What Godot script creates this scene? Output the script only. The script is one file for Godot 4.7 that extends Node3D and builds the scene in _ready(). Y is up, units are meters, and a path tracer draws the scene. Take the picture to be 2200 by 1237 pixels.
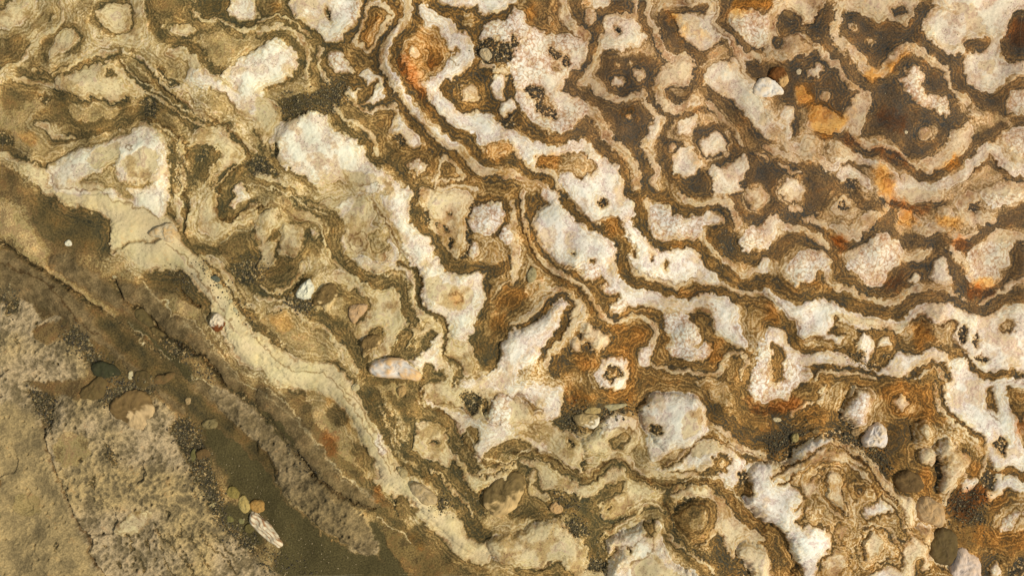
extends Node3D
# An eroded shore platform of banded rock seen from straight above.
# Ground plan in centimetres: x to the east, y to the south; 1 unit = 0.01 m.
const PW := 2200.0
const PH := 1237.0
const CM := 0.01
const FW := 1024
const FH := 576
const TW := 2048
const TH := 1152
const GX := 1216
const GY := 684
const SQ := 2.148

const FEATURES := [
["T",0,[63,67,73,40,100,20,113,3,127,0,130,33,113,47,87,57]],
["B",0,[97,37,107,27,113,30,103,40]],
["C",3.3,[0,157,17,143,40,140,50,127,57,107,77,87,93,73,113,60,127,50,133,33,130,0]],
["B",0,[0,127,10,87,27,73,47,80,57,100,43,123,20,140,0,147]],
["C",0,[13,7,73,0,60,27,33,53,13,60,0,53,0,27]],
["B",2.0,[0,20,10,3,17,0]],
["C",0,[100,120,113,93,133,63,153,60,167,73,163,93,150,103,127,110,110,123]],
["B",2.7,[90,127,87,100,107,80,133,57,157,57,173,80,167,107,147,110]],
["C",0,[213,27,227,10,253,7,273,13,276,47,266,63,240,67,223,53,210,40]],
["B",2.3,[203,33,213,13,233,3,266,3,280,20,280,57,266,70,237,70,220,60,203,47,203,33]],
["C",14.2,[293,0,296,27,300,60,286,80,266,73]],
["C",5.7,[183,47,193,67,200,87,220,93,253,87,280,87]],
["D",6.6,[316,0,323,27,330,50,346,70,366,87,393,93,413,103,433,117,453,140,476,153]],
["O",0,[220,80,227,77,237,87,227,90]],
["B",0,[323,0,416,0,413,27,426,47,433,73,400,80,366,50,346,33]],
["C",0,[373,57,413,57,420,70,406,80,376,70]],
["C",3.7,[416,0,416,27,433,43,446,50,460,43,480,43,500,57,520,67,540,63,550,60]],
["D",0,[420,0,493,0,486,20,500,40,526,47,550,37,550,50,520,60,493,50,466,40,440,40,423,20]],
["W",0,[500,0,550,0,550,33,526,43,506,40,493,23]],
["B",4.2,[426,47,446,67,473,57,500,73,526,80,550,77]],
["T",0,[453,80,473,70,500,83,550,80,550,113,516,127,483,147,453,133,446,107]],
["W",0,[553,113,526,127,506,143,493,157,480,167,500,180,520,207,553,220]],
["C",0,[356,113,373,103,400,107,420,123,433,147,453,163,473,167,500,187,550,220,550,260,516,246,493,227,466,200,433,183,400,167,406,147,400,127,373,123]],
["W",0,[406,147,433,153,466,173,500,193,550,233,550,246,506,233,466,200,426,187,400,167]],
["T",0,[360,147,373,130,396,130,403,143,390,160,373,173,360,160]],
["K",3.3,[340,147,353,167,373,183]],
["T",0,[460,193,486,203,506,233,486,250,466,227,453,207]],
["R",1.3,[386,200,400,200,413,217,433,223,443,246]],
["R",1.3,[470,193,486,203,500,220,513,237]],
["W",0,[366,190,386,187,400,197,380,207,370,200]],
["B",5.1,[253,113,273,147,300,173,333,190,360,207,383,227,406,246,433,256,460,266,490,273,506,293,526,316,540,333,543,353]],
["D",2.3,[260,133,286,167,320,190,346,207,373,227,400,250,440,263]],
["C",3.3,[266,110,293,120,320,140,333,157]],
["C",3.3,[333,167,366,193,406,227,443,253,473,273,500,280,526,306,546,326]],
["C",0,[113,180,127,160,153,157,187,143,220,140,240,133,260,153,266,173,280,187,300,193,293,207,273,213,253,210,240,220,220,213,200,210,180,217,160,207,140,193,127,190]],
["K",1.7,[113,190,133,197,160,207,180,220,200,210,220,213,233,223,253,217,273,210]],
["B",0,[233,153,250,150,253,163,237,170]],
["D",0,[110,193,120,193,147,203,180,220,200,210,227,217,253,223,266,233,253,253,220,266,180,273,153,270,133,246,120,220]],
["T",0,[147,220,173,227,207,217,233,227,253,230,246,246,213,256,173,260,153,246,143,233]],
["B",4.0,[113,220,127,253,147,270,173,280,207,276,240,263,266,243,273,217]],
["B",0,[13,183,40,177,67,180,73,193,60,220,33,233,7,220]],
["C",4.5,[20,167,47,173,80,173,107,180]],
["K",0,[83,207,97,207,97,217,87,217]],
["T",0,[40,227,67,217,93,227,87,246,60,253,40,246]],
["B",0,[93,233,110,233,113,253,93,260,67,256]],
["B",4.0,[40,153,73,167,107,170,133,160,167,150,200,137,233,127,253,113]],
["C",3.3,[67,147,93,153,120,157,153,140,187,123,220,117,253,110]],
["B",2.0,[67,127,80,147,107,157,147,140]],
["D",4.0,[113,300,147,286,187,286,220,276,253,260,280,253,300,233,316,220]],
["K",0,[303,207,323,213,333,240,320,250,300,240]],
["B",5.7,[293,253,326,253,353,266,376,283,393,300,400,320,393,340]],
["D",3.8,[306,213,340,227,373,240,400,260,426,276]],
["T",0,[30,273,53,263,73,263,87,280,97,300,113,316,127,330,113,343,87,350,60,343,40,326,30,300]],
["O",0,[43,280,73,280,80,306,47,313]],
["D",3.8,[7,320,33,336,60,346,93,353,113,346]],
["K",0,[0,286,20,293,27,303,10,310,0,306]],
["C",4.0,[80,263,100,276,113,293,147,290]],
["T",0,[100,313,127,310,167,303,200,293,233,286,260,280,280,266,300,263,273,286,233,300,187,313,153,323,127,336,110,333]],
["W",0,[310,263,326,280,346,293,356,306,360,333,366,360,366,380,356,400,350,416,133,416,113,386,100,360,113,346,140,323,167,313,200,300,233,290,266,276,293,266]],
["T",0,[167,393,193,376,220,370,240,353,250,346,256,386,293,396,326,393,313,403,233,403,187,400]],
["C",0,[200,326,233,313,260,306,253,346,220,360,193,353]],
["C",0,[286,333,313,320,340,326,346,360,326,386,286,380,266,353]],
["B",1.0,[273,316,283,313,286,320,280,326,273,323,273,316]],
["C",0,[0,333,27,346,47,366,80,393,100,416,113,416,100,373,87,356,47,346,13,330]],
["B",0,[0,360,20,370,47,380,60,400,80,416,0,416]],
["D",3.8,[370,320,373,353,376,380,373,416]],
["C",4.0,[390,300,396,333,393,366,390,416]],
["C",0,[426,280,466,286,500,306,520,326,506,346,486,356,473,346,476,326,453,310,420,313,406,323,413,300]],
["D",0,[406,333,420,320,440,313,460,316,473,333,466,346,446,360,440,386,420,373,413,350]],
["K",0,[420,340,446,323,456,330,433,346,423,353]],
["C",5.1,[483,286,500,306,520,330,506,346,480,366,466,393,460,416]],
["K",0,[530,346,550,336,550,366,533,366]],
["D",0,[460,416,473,373,500,353,526,360,520,380,526,416]],
["W",0,[503,403,516,396,526,406,523,416,503,416]],
["D",1.7,[406,323,396,336,390,353,403,373,413,393,406,416]],
["H",8,[310,263,326,280,346,293,356,306,360,333,366,360,366,380,356,400,350,416,133,416,113,386,100,360,113,346,140,323,167,313,200,300,233,290,266,276,293,266]],
["H",9,[113,180,127,160,153,157,187,143,220,140,240,133,260,153,266,173,280,187,273,213,253,210,240,220,220,213,200,210,180,217,160,207,140,193,127,190]],
["H",7,[30,273,53,263,73,263,87,280,97,300,113,316,127,330,113,343,87,350,60,343,40,326,30,300]],
["W",0,[547,117,563,100,583,87,603,90,623,103,637,120,640,140,630,157,617,173,590,183,570,190,557,207,547,213]],
["H",10,[497,163,523,133,563,100,583,87,603,90,623,103,637,120,640,140,630,157,617,173,590,183,570,190,557,207,530,207,503,180]],
["D",3.8,[570,80,597,73,623,87,640,107,650,127,647,153,630,167,617,180,597,190,577,193]],
["C",3.3,[550,73,577,63,603,57,630,67,650,87,660,113,663,140,657,167]],
["T",0,[570,200,597,190,630,173,657,153,660,173,670,193,643,200,617,207,590,213]],
["B",5.7,[550,53,577,43,603,43,630,53,657,73,677,93,680,120,670,147,677,167,690,180]],
["C",2.7,[550,47,577,37,597,30,610,40,637,53,663,77]],
["C",3.0,[687,100,683,127,690,153,697,170,710,177]],
["D",5.5,[603,17,623,33,643,53,663,67,683,83,697,93,703,100]],
["B",5.7,[550,20,577,27,603,33]],
["D",4.4,[703,100,697,120,700,147,710,160,730,167,750,167]],
["B",0,[550,0,577,0,583,10,597,13,610,3,617,0,610,20,583,30,550,27]],
["O",0,[577,0,610,0,597,13,583,13]],
["W",0,[627,0,770,0,773,13,770,33,757,53,743,67,730,83,710,93,697,87,683,70,663,57,643,40,630,27,623,17]],
["K",0,[697,20,707,20,710,40,703,43]],
["N",0,[750,7,770,7,767,40,743,67,723,87,710,87,723,73,750,47]],
["D",5.3,[783,0,777,27,763,53,743,77,730,93,717,103]],
["B",0,[710,100,737,90,750,100,770,107,780,127,770,153,757,163,717,163,703,153,700,127]],
["N",0,[703,120,717,107,733,110,743,127,750,137,760,143,757,160,743,153,723,153,710,143]],
["C",3.0,[790,7,803,7,823,13,843,27,836,40,823,60,803,87,790,107,777,93,757,87,770,67,783,33,790,7]],
["B",0,[790,20,810,17,823,33,836,33,816,53,803,80,790,97,770,87,763,73,777,53]],
["O",0,[783,47,816,27,803,80,783,87]],
["T",0,[803,47,816,43,810,67,793,90,787,80,796,60]],
["D",4.4,[836,0,853,20,853,37,836,57,823,80,810,100,803,127,813,153,823,173,836,193,850,210,866,233,883,253,903,273,920,293,930,313,943,326,970,330,986,343,1003,366,1023,380,1050,380,1076,383,1100,396]],
["C",7.4,[876,0,873,33,863,53,843,73,826,100,820,127,830,147,843,173,856,193,873,220,893,246,910,266,930,286,956,306,983,316,996,326,1010,346,1036,366,1063,370,1100,376]],
["W",3.3,[866,47,846,73,833,97,826,127,840,157,860,190,883,227,910,260,943,290,983,313]],
["D",4.6,[893,0,896,33,893,53,876,67,856,80,850,107,853,133,866,153,873,173,886,193,903,207,916,227,936,246,956,266,976,283,996,293,1010,313,1020,326,1036,340,1056,346,1083,343,1100,346]],
["R",0,[856,113,883,127,896,173,923,207,916,227,890,200,870,167,856,140]],
["T",0,[883,80,916,67,943,67,956,87,963,100,956,127,943,147,916,160,896,177,880,160,873,133,863,113,870,93]],
["O",0,[883,80,916,67,943,67,956,87,963,100,956,127,943,147,916,160,896,177,880,160,873,133,863,113,870,93]],
["B",0,[916,100,930,100,943,113,950,133,930,150,910,140,920,127]],
["R",0,[913,113,926,127,930,147,910,143]],
["O",0,[916,93,930,93,943,113,950,133,930,153,910,143]],
["W",0,[876,107,890,97,900,110,896,123,883,123]],
["W",0,[883,157,896,150,906,160,893,170]],
["W",0,[906,180,916,173,926,180,916,190]],
["B",1.7,[963,113,980,103,983,103,973,120]],
["B",1.3,[966,127,980,140,986,140]],
["W",0,[900,7,923,20,943,33,963,37,976,60,996,67,1010,73,1016,100,1016,127,1003,150,983,167,956,173,943,180,950,207,970,227,990,246,1016,237,1043,240,1066,256,1076,273,1100,280,1100,293,1076,300,1056,303,1040,313,1026,293,1010,280,983,273,956,253,933,233,923,207,916,187,930,173,950,153,963,140,970,120,963,100,956,80,943,60,916,50,903,33]],
["O",0,[943,180,950,207,970,227,983,246,996,253,976,253,956,220,940,193]],
["D",0,[923,7,950,3,976,20,996,20,1023,13,1050,27,1083,17,1100,10,1100,27,1076,40,1050,47,1030,60,1023,80,1010,73,996,67,983,60,970,33,943,23]],
["T",0,[996,27,1016,30,1023,47,1010,57,996,47]],
["W",0,[943,0,1100,0,1100,7,1070,27,1050,30,1030,23,1023,7,996,17,976,13]],
["N",0,[1030,73,1040,53,1063,43,1083,47,1100,40,1100,120,1076,93,1050,80,1036,87]],
["K",0,[1036,87,1056,83,1076,90,1100,100,1100,127,1070,133,1050,133,1030,123,1023,107]],
["C",3.8,[1033,137,1056,147,1083,157,1100,163]],
["D",0,[1020,133,1043,150,1076,160,1100,167,1100,253,1076,246,1050,240,1023,237,996,240,976,227,956,207,946,187,970,173,996,157]],
["B",0,[983,187,1003,173,1030,187,1043,207,1030,227,996,227]],
["C",0,[993,190,1003,180,1016,180,1026,200,1030,213,1010,220,993,210]],
["W",0,[1056,173,1070,160,1090,170,1083,187,1076,200,1083,210,1063,210,1056,193]],
["W",0,[1076,220,1100,213,1100,240,1076,246]],
["K",0,[1073,253,1100,246,1100,266,1083,266]],
["D",0,[710,173,737,167,750,173,743,187,737,207,723,220,713,233,697,220,683,200,697,187]],
["D",0,[597,207,623,200,650,200,683,207,703,220,710,233,697,246,670,240,643,246,617,256,603,240]],
["W",0,[770,160,787,150,803,160,820,163,823,180,820,200,823,210,803,220,783,223,763,220,750,207,750,190,763,193,783,187,783,170]],
["B",0,[767,203,790,180,813,173,803,193,790,213,773,223]],
["D",0,[750,173,777,170,783,183,763,193,750,187]],
["D",4.0,[757,220,783,230,816,227,836,220]],
["C",2.7,[743,200,763,223,790,240,816,233,843,227,853,240,850,266,840,280]],
["B",0,[810,246,830,240,846,233,850,246,836,266,823,276,810,273,803,256]],
["W",0,[843,260,850,246,870,266,886,280,896,293,906,306,896,313,876,313,863,306,850,300,843,280]],
["K",0,[846,293,856,286,870,300,863,310]],
["B",6.8,[733,193,737,220,750,240,777,253,803,273,816,293,826,316,830,333]],
["C",4.0,[717,220,723,240,743,260,770,266,790,286,803,300,810,326]],
["D",4.8,[703,220,717,246,730,266,750,283,770,293,790,300,796,320,796,340,816,346,843,353,863,373,883,393,896,416]],
["W",0,[683,230,697,243,703,266,717,280,743,293,770,306,783,323,787,346,803,360,830,373,850,393,863,416,783,416,750,400,730,386,703,393,677,393,643,373,617,360,597,346,583,326,583,300,590,280,603,260,637,246,663,243]],
["H",12,[683,230,697,243,703,266,717,280,743,293,770,306,783,323,787,346,750,366,703,373,643,360,617,353,597,340,590,313,597,280,617,260,643,246]],
["C",0,[550,213,577,213,597,233,603,246,590,266,577,293,563,313,557,300,550,266]],
["C",0,[737,366,783,373,830,386,843,416,770,416,743,393]],
["K",0,[550,340,570,343,583,360,590,373,563,370,550,360]],
["K",0,[583,320,597,310,597,330,583,340]],
["B",2.0,[550,280,560,306,567,333,590,353,617,366,643,380,670,406]],
["C",3.3,[550,373,583,386,610,393,637,403,650,416]],
["B",5.7,[550,393,577,400,603,416]],
["B",0,[830,320,856,320,876,306,903,313,923,333,936,353,923,373,903,386,883,360,856,346]],
["N",0,[876,353,893,343,913,350,916,360,903,373,896,380,890,366]],
["C",3.0,[943,346,956,336,973,346,983,366,996,380,970,386,943,393,936,400,943,373,943,346]],
["B",0,[943,360,956,350,970,356,970,370,956,380,943,373]],
["B",5.7,[910,400,930,406,963,386,996,383,1030,393]],
["C",2.0,[936,406,983,396,1023,406]],
["W",0,[783,400,803,393,830,403,816,413,790,416]],
["R",1.7,[770,400,790,393,816,400,803,413]],
["O",0,[1036,320,1063,306,1100,310,1100,326,1076,340,1050,340]],
["T",0,[1036,320,1063,306,1100,310,1100,326,1076,340,1050,340]],
["W",0,[1040,326,1046,323,1046,333]],
["W",0,[1073,330,1086,326,1083,336]],
["N",0,[1097,27,1113,23,1127,33,1133,50,1153,60,1173,70,1200,73,1220,73,1240,80,1257,87,1263,100,1257,117,1253,133,1240,143,1223,153,1213,173,1207,190,1200,200,1220,203,1240,207,1253,220,1267,233,1253,246,1233,266,1213,280,1193,286,1173,273,1147,260,1127,240,1113,213,1107,187,1097,167]],
["W",0,[1173,167,1200,160,1213,173,1200,200,1220,207,1233,233,1207,227,1180,200,1167,187]],
["W",0,[1227,113,1253,120,1250,140,1233,143]],
["B",0,[1127,20,1140,7,1167,0,1193,0,1200,20,1203,47,1217,70,1193,67,1167,67,1147,53,1133,40]],
["O",0,[1127,20,1147,10,1153,47,1133,40]],
["C",0,[1173,33,1183,40,1180,50]],
["K",0,[1180,100,1193,103,1203,120,1193,127,1180,120]],
["K",0,[1207,123,1220,123,1223,140,1210,143]],
["K",0,[1100,73,1113,83,1113,100,1100,103]],
["K",0,[1127,193,1140,180,1153,187,1170,193,1173,213,1183,233,1200,246,1193,253,1173,253,1157,246,1150,220,1140,207]],
["T",0,[1187,140,1200,140,1203,153,1190,153]],
["T",0,[1167,220,1187,233,1180,213,1170,200]],
["C",8.5,[1207,0,1210,27,1220,47,1240,60,1257,73,1263,87]],
["R",0.8,[1200,0,1203,27,1213,53,1233,70,1253,83]],
["D",6.6,[1240,0,1243,27,1253,47,1273,67,1273,93,1267,120,1260,140,1240,153,1230,173,1220,190,1240,200,1267,200,1290,217,1310,233,1320,253]],
["D",0,[1307,227,1333,227,1360,223,1380,233,1396,250,1396,273,1386,293,1376,313,1380,326,1390,346,1396,373,1393,416,1380,416,1373,366,1360,333,1340,313,1320,293,1313,266,1303,246]],
["O",0,[1333,233,1360,233,1366,253,1340,256]],
["D",0,[1267,33,1293,20,1313,13,1307,0,1360,0,1356,27,1333,30,1307,27,1293,47,1293,73,1280,87,1267,73,1273,53]],
["C",0,[1260,20,1280,23,1277,40,1263,53]],
["W",0,[1273,0,1307,0,1307,10,1287,17,1273,10]],
["C",4.0,[1366,0,1360,33,1346,33,1320,33,1300,37,1290,47]],
["W",0,[1300,47,1320,40,1346,40,1366,47,1373,67,1386,80,1380,93,1366,107,1346,107,1320,107,1300,103,1293,87,1300,67]],
["K",0,[1320,57,1333,57,1327,80,1320,73]],
["T",0,[1320,113,1346,110,1380,100,1400,93,1400,117,1380,117,1346,120,1327,120]],
["D",0,[1300,120,1313,113,1333,120,1360,120,1386,117,1400,133,1420,140,1430,137,1416,160,1406,180,1393,190,1380,197,1353,200,1333,203,1313,193,1300,173,1293,153]],
["W",0,[1317,167,1333,160,1346,173,1340,183,1320,180]],
["C",0,[1360,153,1373,147,1383,157,1380,167,1373,173]],
["T",0,[1327,133,1333,133,1333,140,1327,140]],
["T",0,[1353,133,1360,137,1356,143]],
["C",5.1,[1293,80,1287,107,1273,133,1267,153,1257,167,1273,173,1287,193,1307,207,1333,213,1353,207,1380,200,1390,213,1396,233]],
["C",0,[1240,177,1253,167,1263,180]],
["D",4.0,[1380,0,1380,27,1386,53,1400,80,1410,107,1423,127,1436,137,1420,153,1406,173,1393,193,1393,213,1406,227,1420,243,1440,253,1466,250,1493,240,1520,240,1540,246,1553,256]],
["C",4.0,[1393,0,1393,33,1406,60,1413,87,1420,107,1433,123,1453,127,1473,120,1490,127]],
["D",0,[1420,33,1433,20,1460,20,1486,23,1506,13,1516,13,1520,27,1493,30,1466,27,1446,27,1443,40,1453,60,1460,80,1473,93,1493,100,1506,113,1520,120,1506,127,1486,120,1466,110,1446,113,1433,100,1423,80,1420,60]],
["C",2.7,[1420,20,1433,7,1460,3,1480,10,1493,7,1513,0,1526,13,1523,30]],
["W",0,[1446,27,1466,27,1493,27,1520,30,1533,27,1533,47,1540,60,1546,80,1533,93,1520,107,1506,107,1493,97,1473,87,1463,73,1460,53,1453,40]],
["C",0,[1480,40,1500,40,1506,60,1493,80,1473,67]],
["O",0,[1440,23,1460,27,1466,60,1473,87,1500,103,1513,113,1486,100,1460,87,1450,47]],
["O",0,[1503,67,1523,67,1523,83,1506,83]],
["C",4.5,[1533,0,1543,20,1533,40,1546,60,1566,80,1580,100,1590,120,1596,147,1606,167,1623,180]],
["R",0.8,[1536,0,1543,17,1530,43,1543,63,1563,80,1576,100,1586,127,1600,157]],
["D",5.3,[1560,0,1553,27,1553,47,1573,67,1586,87,1606,100,1626,103,1650,97]],
["N",0,[1573,33,1593,23,1620,20,1633,33,1650,40,1650,87,1633,100,1606,90,1593,73,1580,57,1570,47]],
["B",0,[1583,0,1650,0,1650,27,1626,20,1593,20]],
["O",0,[1580,0,1650,0,1650,27,1626,20,1593,27,1573,33]],
["T",0,[1506,140,1520,127,1533,103,1543,93,1556,103,1570,123,1560,127,1546,123,1526,133,1513,147]],
["D",2.0,[1506,140,1533,103,1543,93,1560,107,1573,127,1553,127]],
["W",0,[1520,153,1533,140,1560,130,1580,127,1590,147,1600,167,1620,180,1633,200,1643,220,1650,233,1650,293,1633,283,1620,266,1606,246,1593,227,1573,213,1553,200,1533,193,1520,180,1513,167]],
["D",4.4,[1506,147,1506,167,1500,180,1513,193,1540,203,1566,213,1583,230,1600,253,1620,273,1633,293,1650,306]],
["C",0,[1426,147,1446,133,1473,130,1490,137,1486,160,1480,180,1453,183,1433,190,1430,207,1440,223,1453,233,1473,220,1486,207,1500,213,1500,227,1480,237,1453,246,1433,240,1416,227,1406,200,1406,180,1413,160]],
["D",0,[1430,190,1446,183,1466,187,1483,193,1480,207,1466,220,1450,223,1433,210]],
["T",0,[1446,193,1456,187,1466,197,1456,210]],
["W",0,[1480,227,1493,217,1503,223,1490,233]],
["D",3.8,[1493,120,1493,147,1490,173,1500,187]],
["B",4.2,[1500,187,1520,207,1546,223,1573,243,1586,266,1600,286,1613,313,1633,320,1650,323]],
["T",4.0,[1506,207,1533,227,1560,246,1573,266,1586,293]],
["C",3.0,[1520,220,1546,246,1566,266,1586,286,1596,313]],
["C",5.1,[1400,240,1420,253,1413,280,1400,300,1386,306,1376,320,1390,333,1406,353,1413,373,1400,393,1413,406]],
["W",0,[1406,253,1420,246,1416,280,1400,300,1393,313,1393,286]],
["W",0,[1453,266,1473,260,1493,246,1500,260,1493,280,1473,293,1453,293,1446,280]],
["T",0,[1440,273,1453,260,1453,280,1466,293,1486,286,1473,306,1453,300,1436,293]],
["T",0,[1500,246,1520,240,1540,246,1546,260,1520,263,1500,266]],
["D",0,[1486,306,1493,280,1513,266,1533,256,1553,263,1573,280,1593,306,1596,323,1586,343,1566,353,1540,353,1513,343,1493,326]],
["W",0,[1503,300,1520,293,1540,280,1553,286,1563,306,1560,320,1540,326,1526,336,1506,326]],
["C",0,[1553,326,1570,323,1570,333,1560,336]],
["D",0,[1420,293,1433,266,1446,286,1453,306,1460,320,1446,333,1426,333,1416,313]],
["D",0,[1426,333,1440,333,1433,360,1453,380,1433,373,1423,353]],
["W",0,[1446,340,1466,320,1483,316,1493,333,1506,353,1500,366,1473,380,1453,373,1446,356]],
["D",0,[1456,386,1480,366,1500,366,1520,373,1526,393,1523,416,1466,416,1460,400]],
["W",0,[1526,360,1553,356,1580,346,1600,333,1610,350,1600,373,1590,386,1593,416,1546,416,1533,393,1526,380]],
["D",0,[1606,320,1626,326,1650,333,1650,393,1626,386,1606,373,1613,353]],
["C",0,[1620,326,1640,333,1650,346]],
["D",0,[1606,140,1620,127,1640,127,1650,133,1650,163,1633,163,1613,153]],
["C",3.3,[1590,107,1606,120,1626,113,1636,127]],
["D",5.7,[1100,240,1120,260,1140,280,1160,293,1187,300,1213,296,1240,286,1257,266,1267,266,1273,293,1287,313,1307,333,1327,346,1340,366,1346,393,1353,416]],
["C",6.2,[1260,233,1280,253,1293,273,1307,300,1333,320,1353,340,1366,366,1373,393,1360,400]],
["W",0,[1097,280,1120,293,1147,306,1180,316,1213,313,1240,306,1260,306,1273,326,1293,340,1320,353,1330,373,1333,416,1233,416,1213,400,1203,380,1213,370,1233,380,1253,386,1267,373,1280,366,1273,346,1260,333,1250,320,1227,326,1200,333,1167,333,1150,346,1150,356,1137,353,1120,340,1117,320,1097,313]],
["T",0,[1207,353,1220,340,1240,333,1253,326,1267,346,1280,363,1267,373,1247,380,1233,380,1220,366,1207,373]],
["O",0,[1153,340,1173,333,1207,336,1200,356,1173,360,1153,356]],
["B",0,[1153,340,1173,333,1207,336,1200,356,1173,360,1153,356]],
["R",1.2,[1253,323,1267,343,1280,363,1247,383,1227,366]],
["C",4.2,[1100,313,1120,340,1140,360,1167,366,1187,373,1193,393,1207,416]],
["D",3.8,[1100,333,1117,353,1140,373,1167,380,1187,393,1193,416]],
["C",4.0,[1100,366,1127,390,1153,390,1173,403,1180,416]],
["C",0,[1650,27,1670,7,1690,0,1770,0,1763,20,1750,40,1737,53,1723,47,1703,27,1683,20,1670,30,1667,47,1663,60,1670,73,1683,80,1703,73,1723,73,1737,93,1753,93,1743,113,1717,120,1697,130,1677,120,1663,100,1650,120]],
["B",1.0,[1677,27,1697,20,1710,30,1727,43,1737,57,1757,33,1763,7]],
["B",1.0,[1663,47,1667,67,1690,77,1717,73,1733,93,1750,97]],
["C",4.0,[1750,93,1763,113,1783,133,1800,140,1807,160,1823,180,1843,190,1863,200,1867,227,1857,246,1850,273,1837,293]],
["D",0,[1677,30,1697,27,1717,33,1727,53,1717,67,1697,73,1680,60,1673,43]],
["D",0,[1660,80,1677,77,1690,87,1683,100,1667,100]],
["D",0,[1750,40,1770,13,1790,20,1783,53,1777,80,1790,113,1817,133,1843,167,1870,180,1870,200,1843,187,1817,167,1797,133,1770,107,1743,80,1730,60]],
["C",0,[1817,0,1966,0,1970,13,1963,33,1943,53,1930,40,1910,40,1890,47,1870,33,1843,20,1823,20]],
["D",0,[1810,47,1830,23,1857,33,1883,50,1916,43,1943,53,1963,33,1976,13,2003,7,1996,27,1986,47,1980,67,1990,87,2010,107,2036,120,2063,120,2063,147,2036,140,2010,127,1976,100,1956,93,1930,100,1910,120,1896,140,1877,143,1863,127,1843,113,1823,93,1810,73]],
["T",0,[1830,53,1837,53,1837,63,1830,63]],
["T",0,[1867,87,1877,83,1880,93,1870,97]],
["D",0,[1883,177,1910,167,1930,140,1950,127,1983,133,2010,150,2030,160,2036,187,2046,213,2056,233,2070,253,2063,273,2043,280,2023,306,2003,326,1983,340,1956,336,1936,320,1923,300,1903,286,1877,280,1857,293,1863,260,1873,220,1870,193]],
["D",0,[1717,120,1750,113,1777,133,1797,153,1810,173,1830,190,1850,207,1843,233,1830,220,1817,240,1790,240,1763,220,1743,220,1717,233,1710,266,1703,286,1683,260,1697,220,1677,213,1683,187,1697,160,1677,140,1697,133]],
["D",0,[2063,120,2070,147,2076,173,2090,187,2116,200,2143,200,2170,187,2183,173,2200,173,2200,187,2176,193,2170,220,2176,240,2150,233,2116,233,2090,220,2070,200,2050,193,2040,167,2043,133]],
["D",0,[2176,47,2200,33,2200,127,2176,120,2156,93,2170,67]],
["R",0,[2176,47,2200,33,2200,100,2176,100]],
["R",0,[1883,240,1936,240,1943,280,1896,273]],
["D",0,[1923,13,1943,7,1953,17,1950,27,1930,30,1920,23]],
["D",5.5,[1763,286,1790,286,1817,293,1837,306,1857,320,1883,323,1910,326,1930,340,1950,353,1976,373,2010,373,2043,353,2070,333,2090,320,2096,300,2130,293,2156,266,2183,260,2200,253]],
["R",0,[1817,286,1857,313,1910,320,1950,346,1936,353,1883,330,1843,320,1810,300]],
["C",6.2,[1803,13,1797,47,1787,67,1797,87,1817,100,1837,117,1850,130,1857,147,1883,160,1903,147,1916,127,1930,107,1950,97,1970,110,1990,127,2010,140,2030,153,2043,180,2053,200,2070,213,2090,233,2103,246]],
["O",0,[1843,140,1863,147,1890,160,1916,133,1936,113,1956,113,1916,153,1890,177,1857,167]],
["N",0,[1943,153,1960,143,1976,150,1983,167,1973,187,1983,200,2003,210,2023,207,2033,217,2033,240,2026,253,2003,237,1976,227,1956,220,1950,200,1936,187,1930,173,1943,167]],
["W",0,[1973,280,1986,273,1996,283,1990,300,1976,293]],
["T",0,[1996,273,2013,273,2013,286,1996,303]],
["W",0,[1737,153,1750,143,1760,140,1770,147,1763,157,1757,170,1750,160,1740,163]],
["C",0,[1743,253,1757,227,1777,227,1797,243,1817,256,1817,276,1797,283,1770,286,1743,273]],
["O",0,[1743,220,1783,220,1817,246,1843,213,1843,240,1810,280,1783,293,1743,280]],
["T",0,[1710,200,1727,180,1740,200,1740,217,1717,217]],
["O",0,[1710,193,1727,180,1750,193,1743,220,1717,220]],
["O",0,[1770,193,1783,197,1780,210]],
["C",0,[1817,246,1830,220,1843,200,1863,207,1870,233,1857,253,1850,280,1840,293,1827,280,1820,266]],
["W",0,[1683,240,1697,227,1710,233,1707,253,1700,266,1703,286,1693,293,1687,273]],
["W",0,[1650,240,1663,253,1667,266,1650,273]],
["W",0,[1670,263,1683,256,1690,270,1677,273]],
["C",6.8,[1650,280,1677,286,1690,306,1710,320,1737,326,1757,343,1783,360]],
["C",0,[1723,300,1737,290,1757,300,1760,313,1743,323,1723,316]],
["W",0,[1983,60,1993,33,2010,20,2023,13,2010,0,2200,0,2200,13,2176,27,2170,47,2176,67,2150,80,2156,100,2150,120,2170,133,2200,133,2200,157,2176,160,2156,180,2136,193,2110,190,2083,173,2073,153,2070,133,2083,117,2110,110,2126,103,2130,80,2103,77,2083,87,2070,107,2053,117,2030,113,2010,100,1990,87,1980,73]],
["C",3.3,[1990,67,2000,37,2020,20,2050,27,2076,27,2090,40,2083,67,2070,87,2050,103,2023,100,1996,83]],
["C",0,[2036,13,2076,7,2096,27,2116,47,2123,73,2103,73,2083,53,2063,27]],
["C",4.0,[2083,127,2103,120,2123,120,2136,100,2136,73,2150,60]],
["C",0,[2103,140,2123,127,2143,133,2136,153,2116,150]],
["D",0,[2070,93,2090,83,2123,83,2123,100,2103,110,2076,107]],
["C",5.7,[1843,300,1870,313,1896,313,1923,326,1943,346,1963,356]],
["C",0,[1970,360,1983,346,2003,340,2023,326,2036,313,2043,286,2063,273,2083,273,2090,286,2083,306,2070,323,2050,340,2030,356,2003,370,1983,366]],
["O",0,[1996,366,2036,353,2063,333,2070,346,2016,376]],
["C",0,[1790,326,1797,306,1817,313,1837,326,1857,340,1843,346,1823,333,1810,340]],
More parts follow.
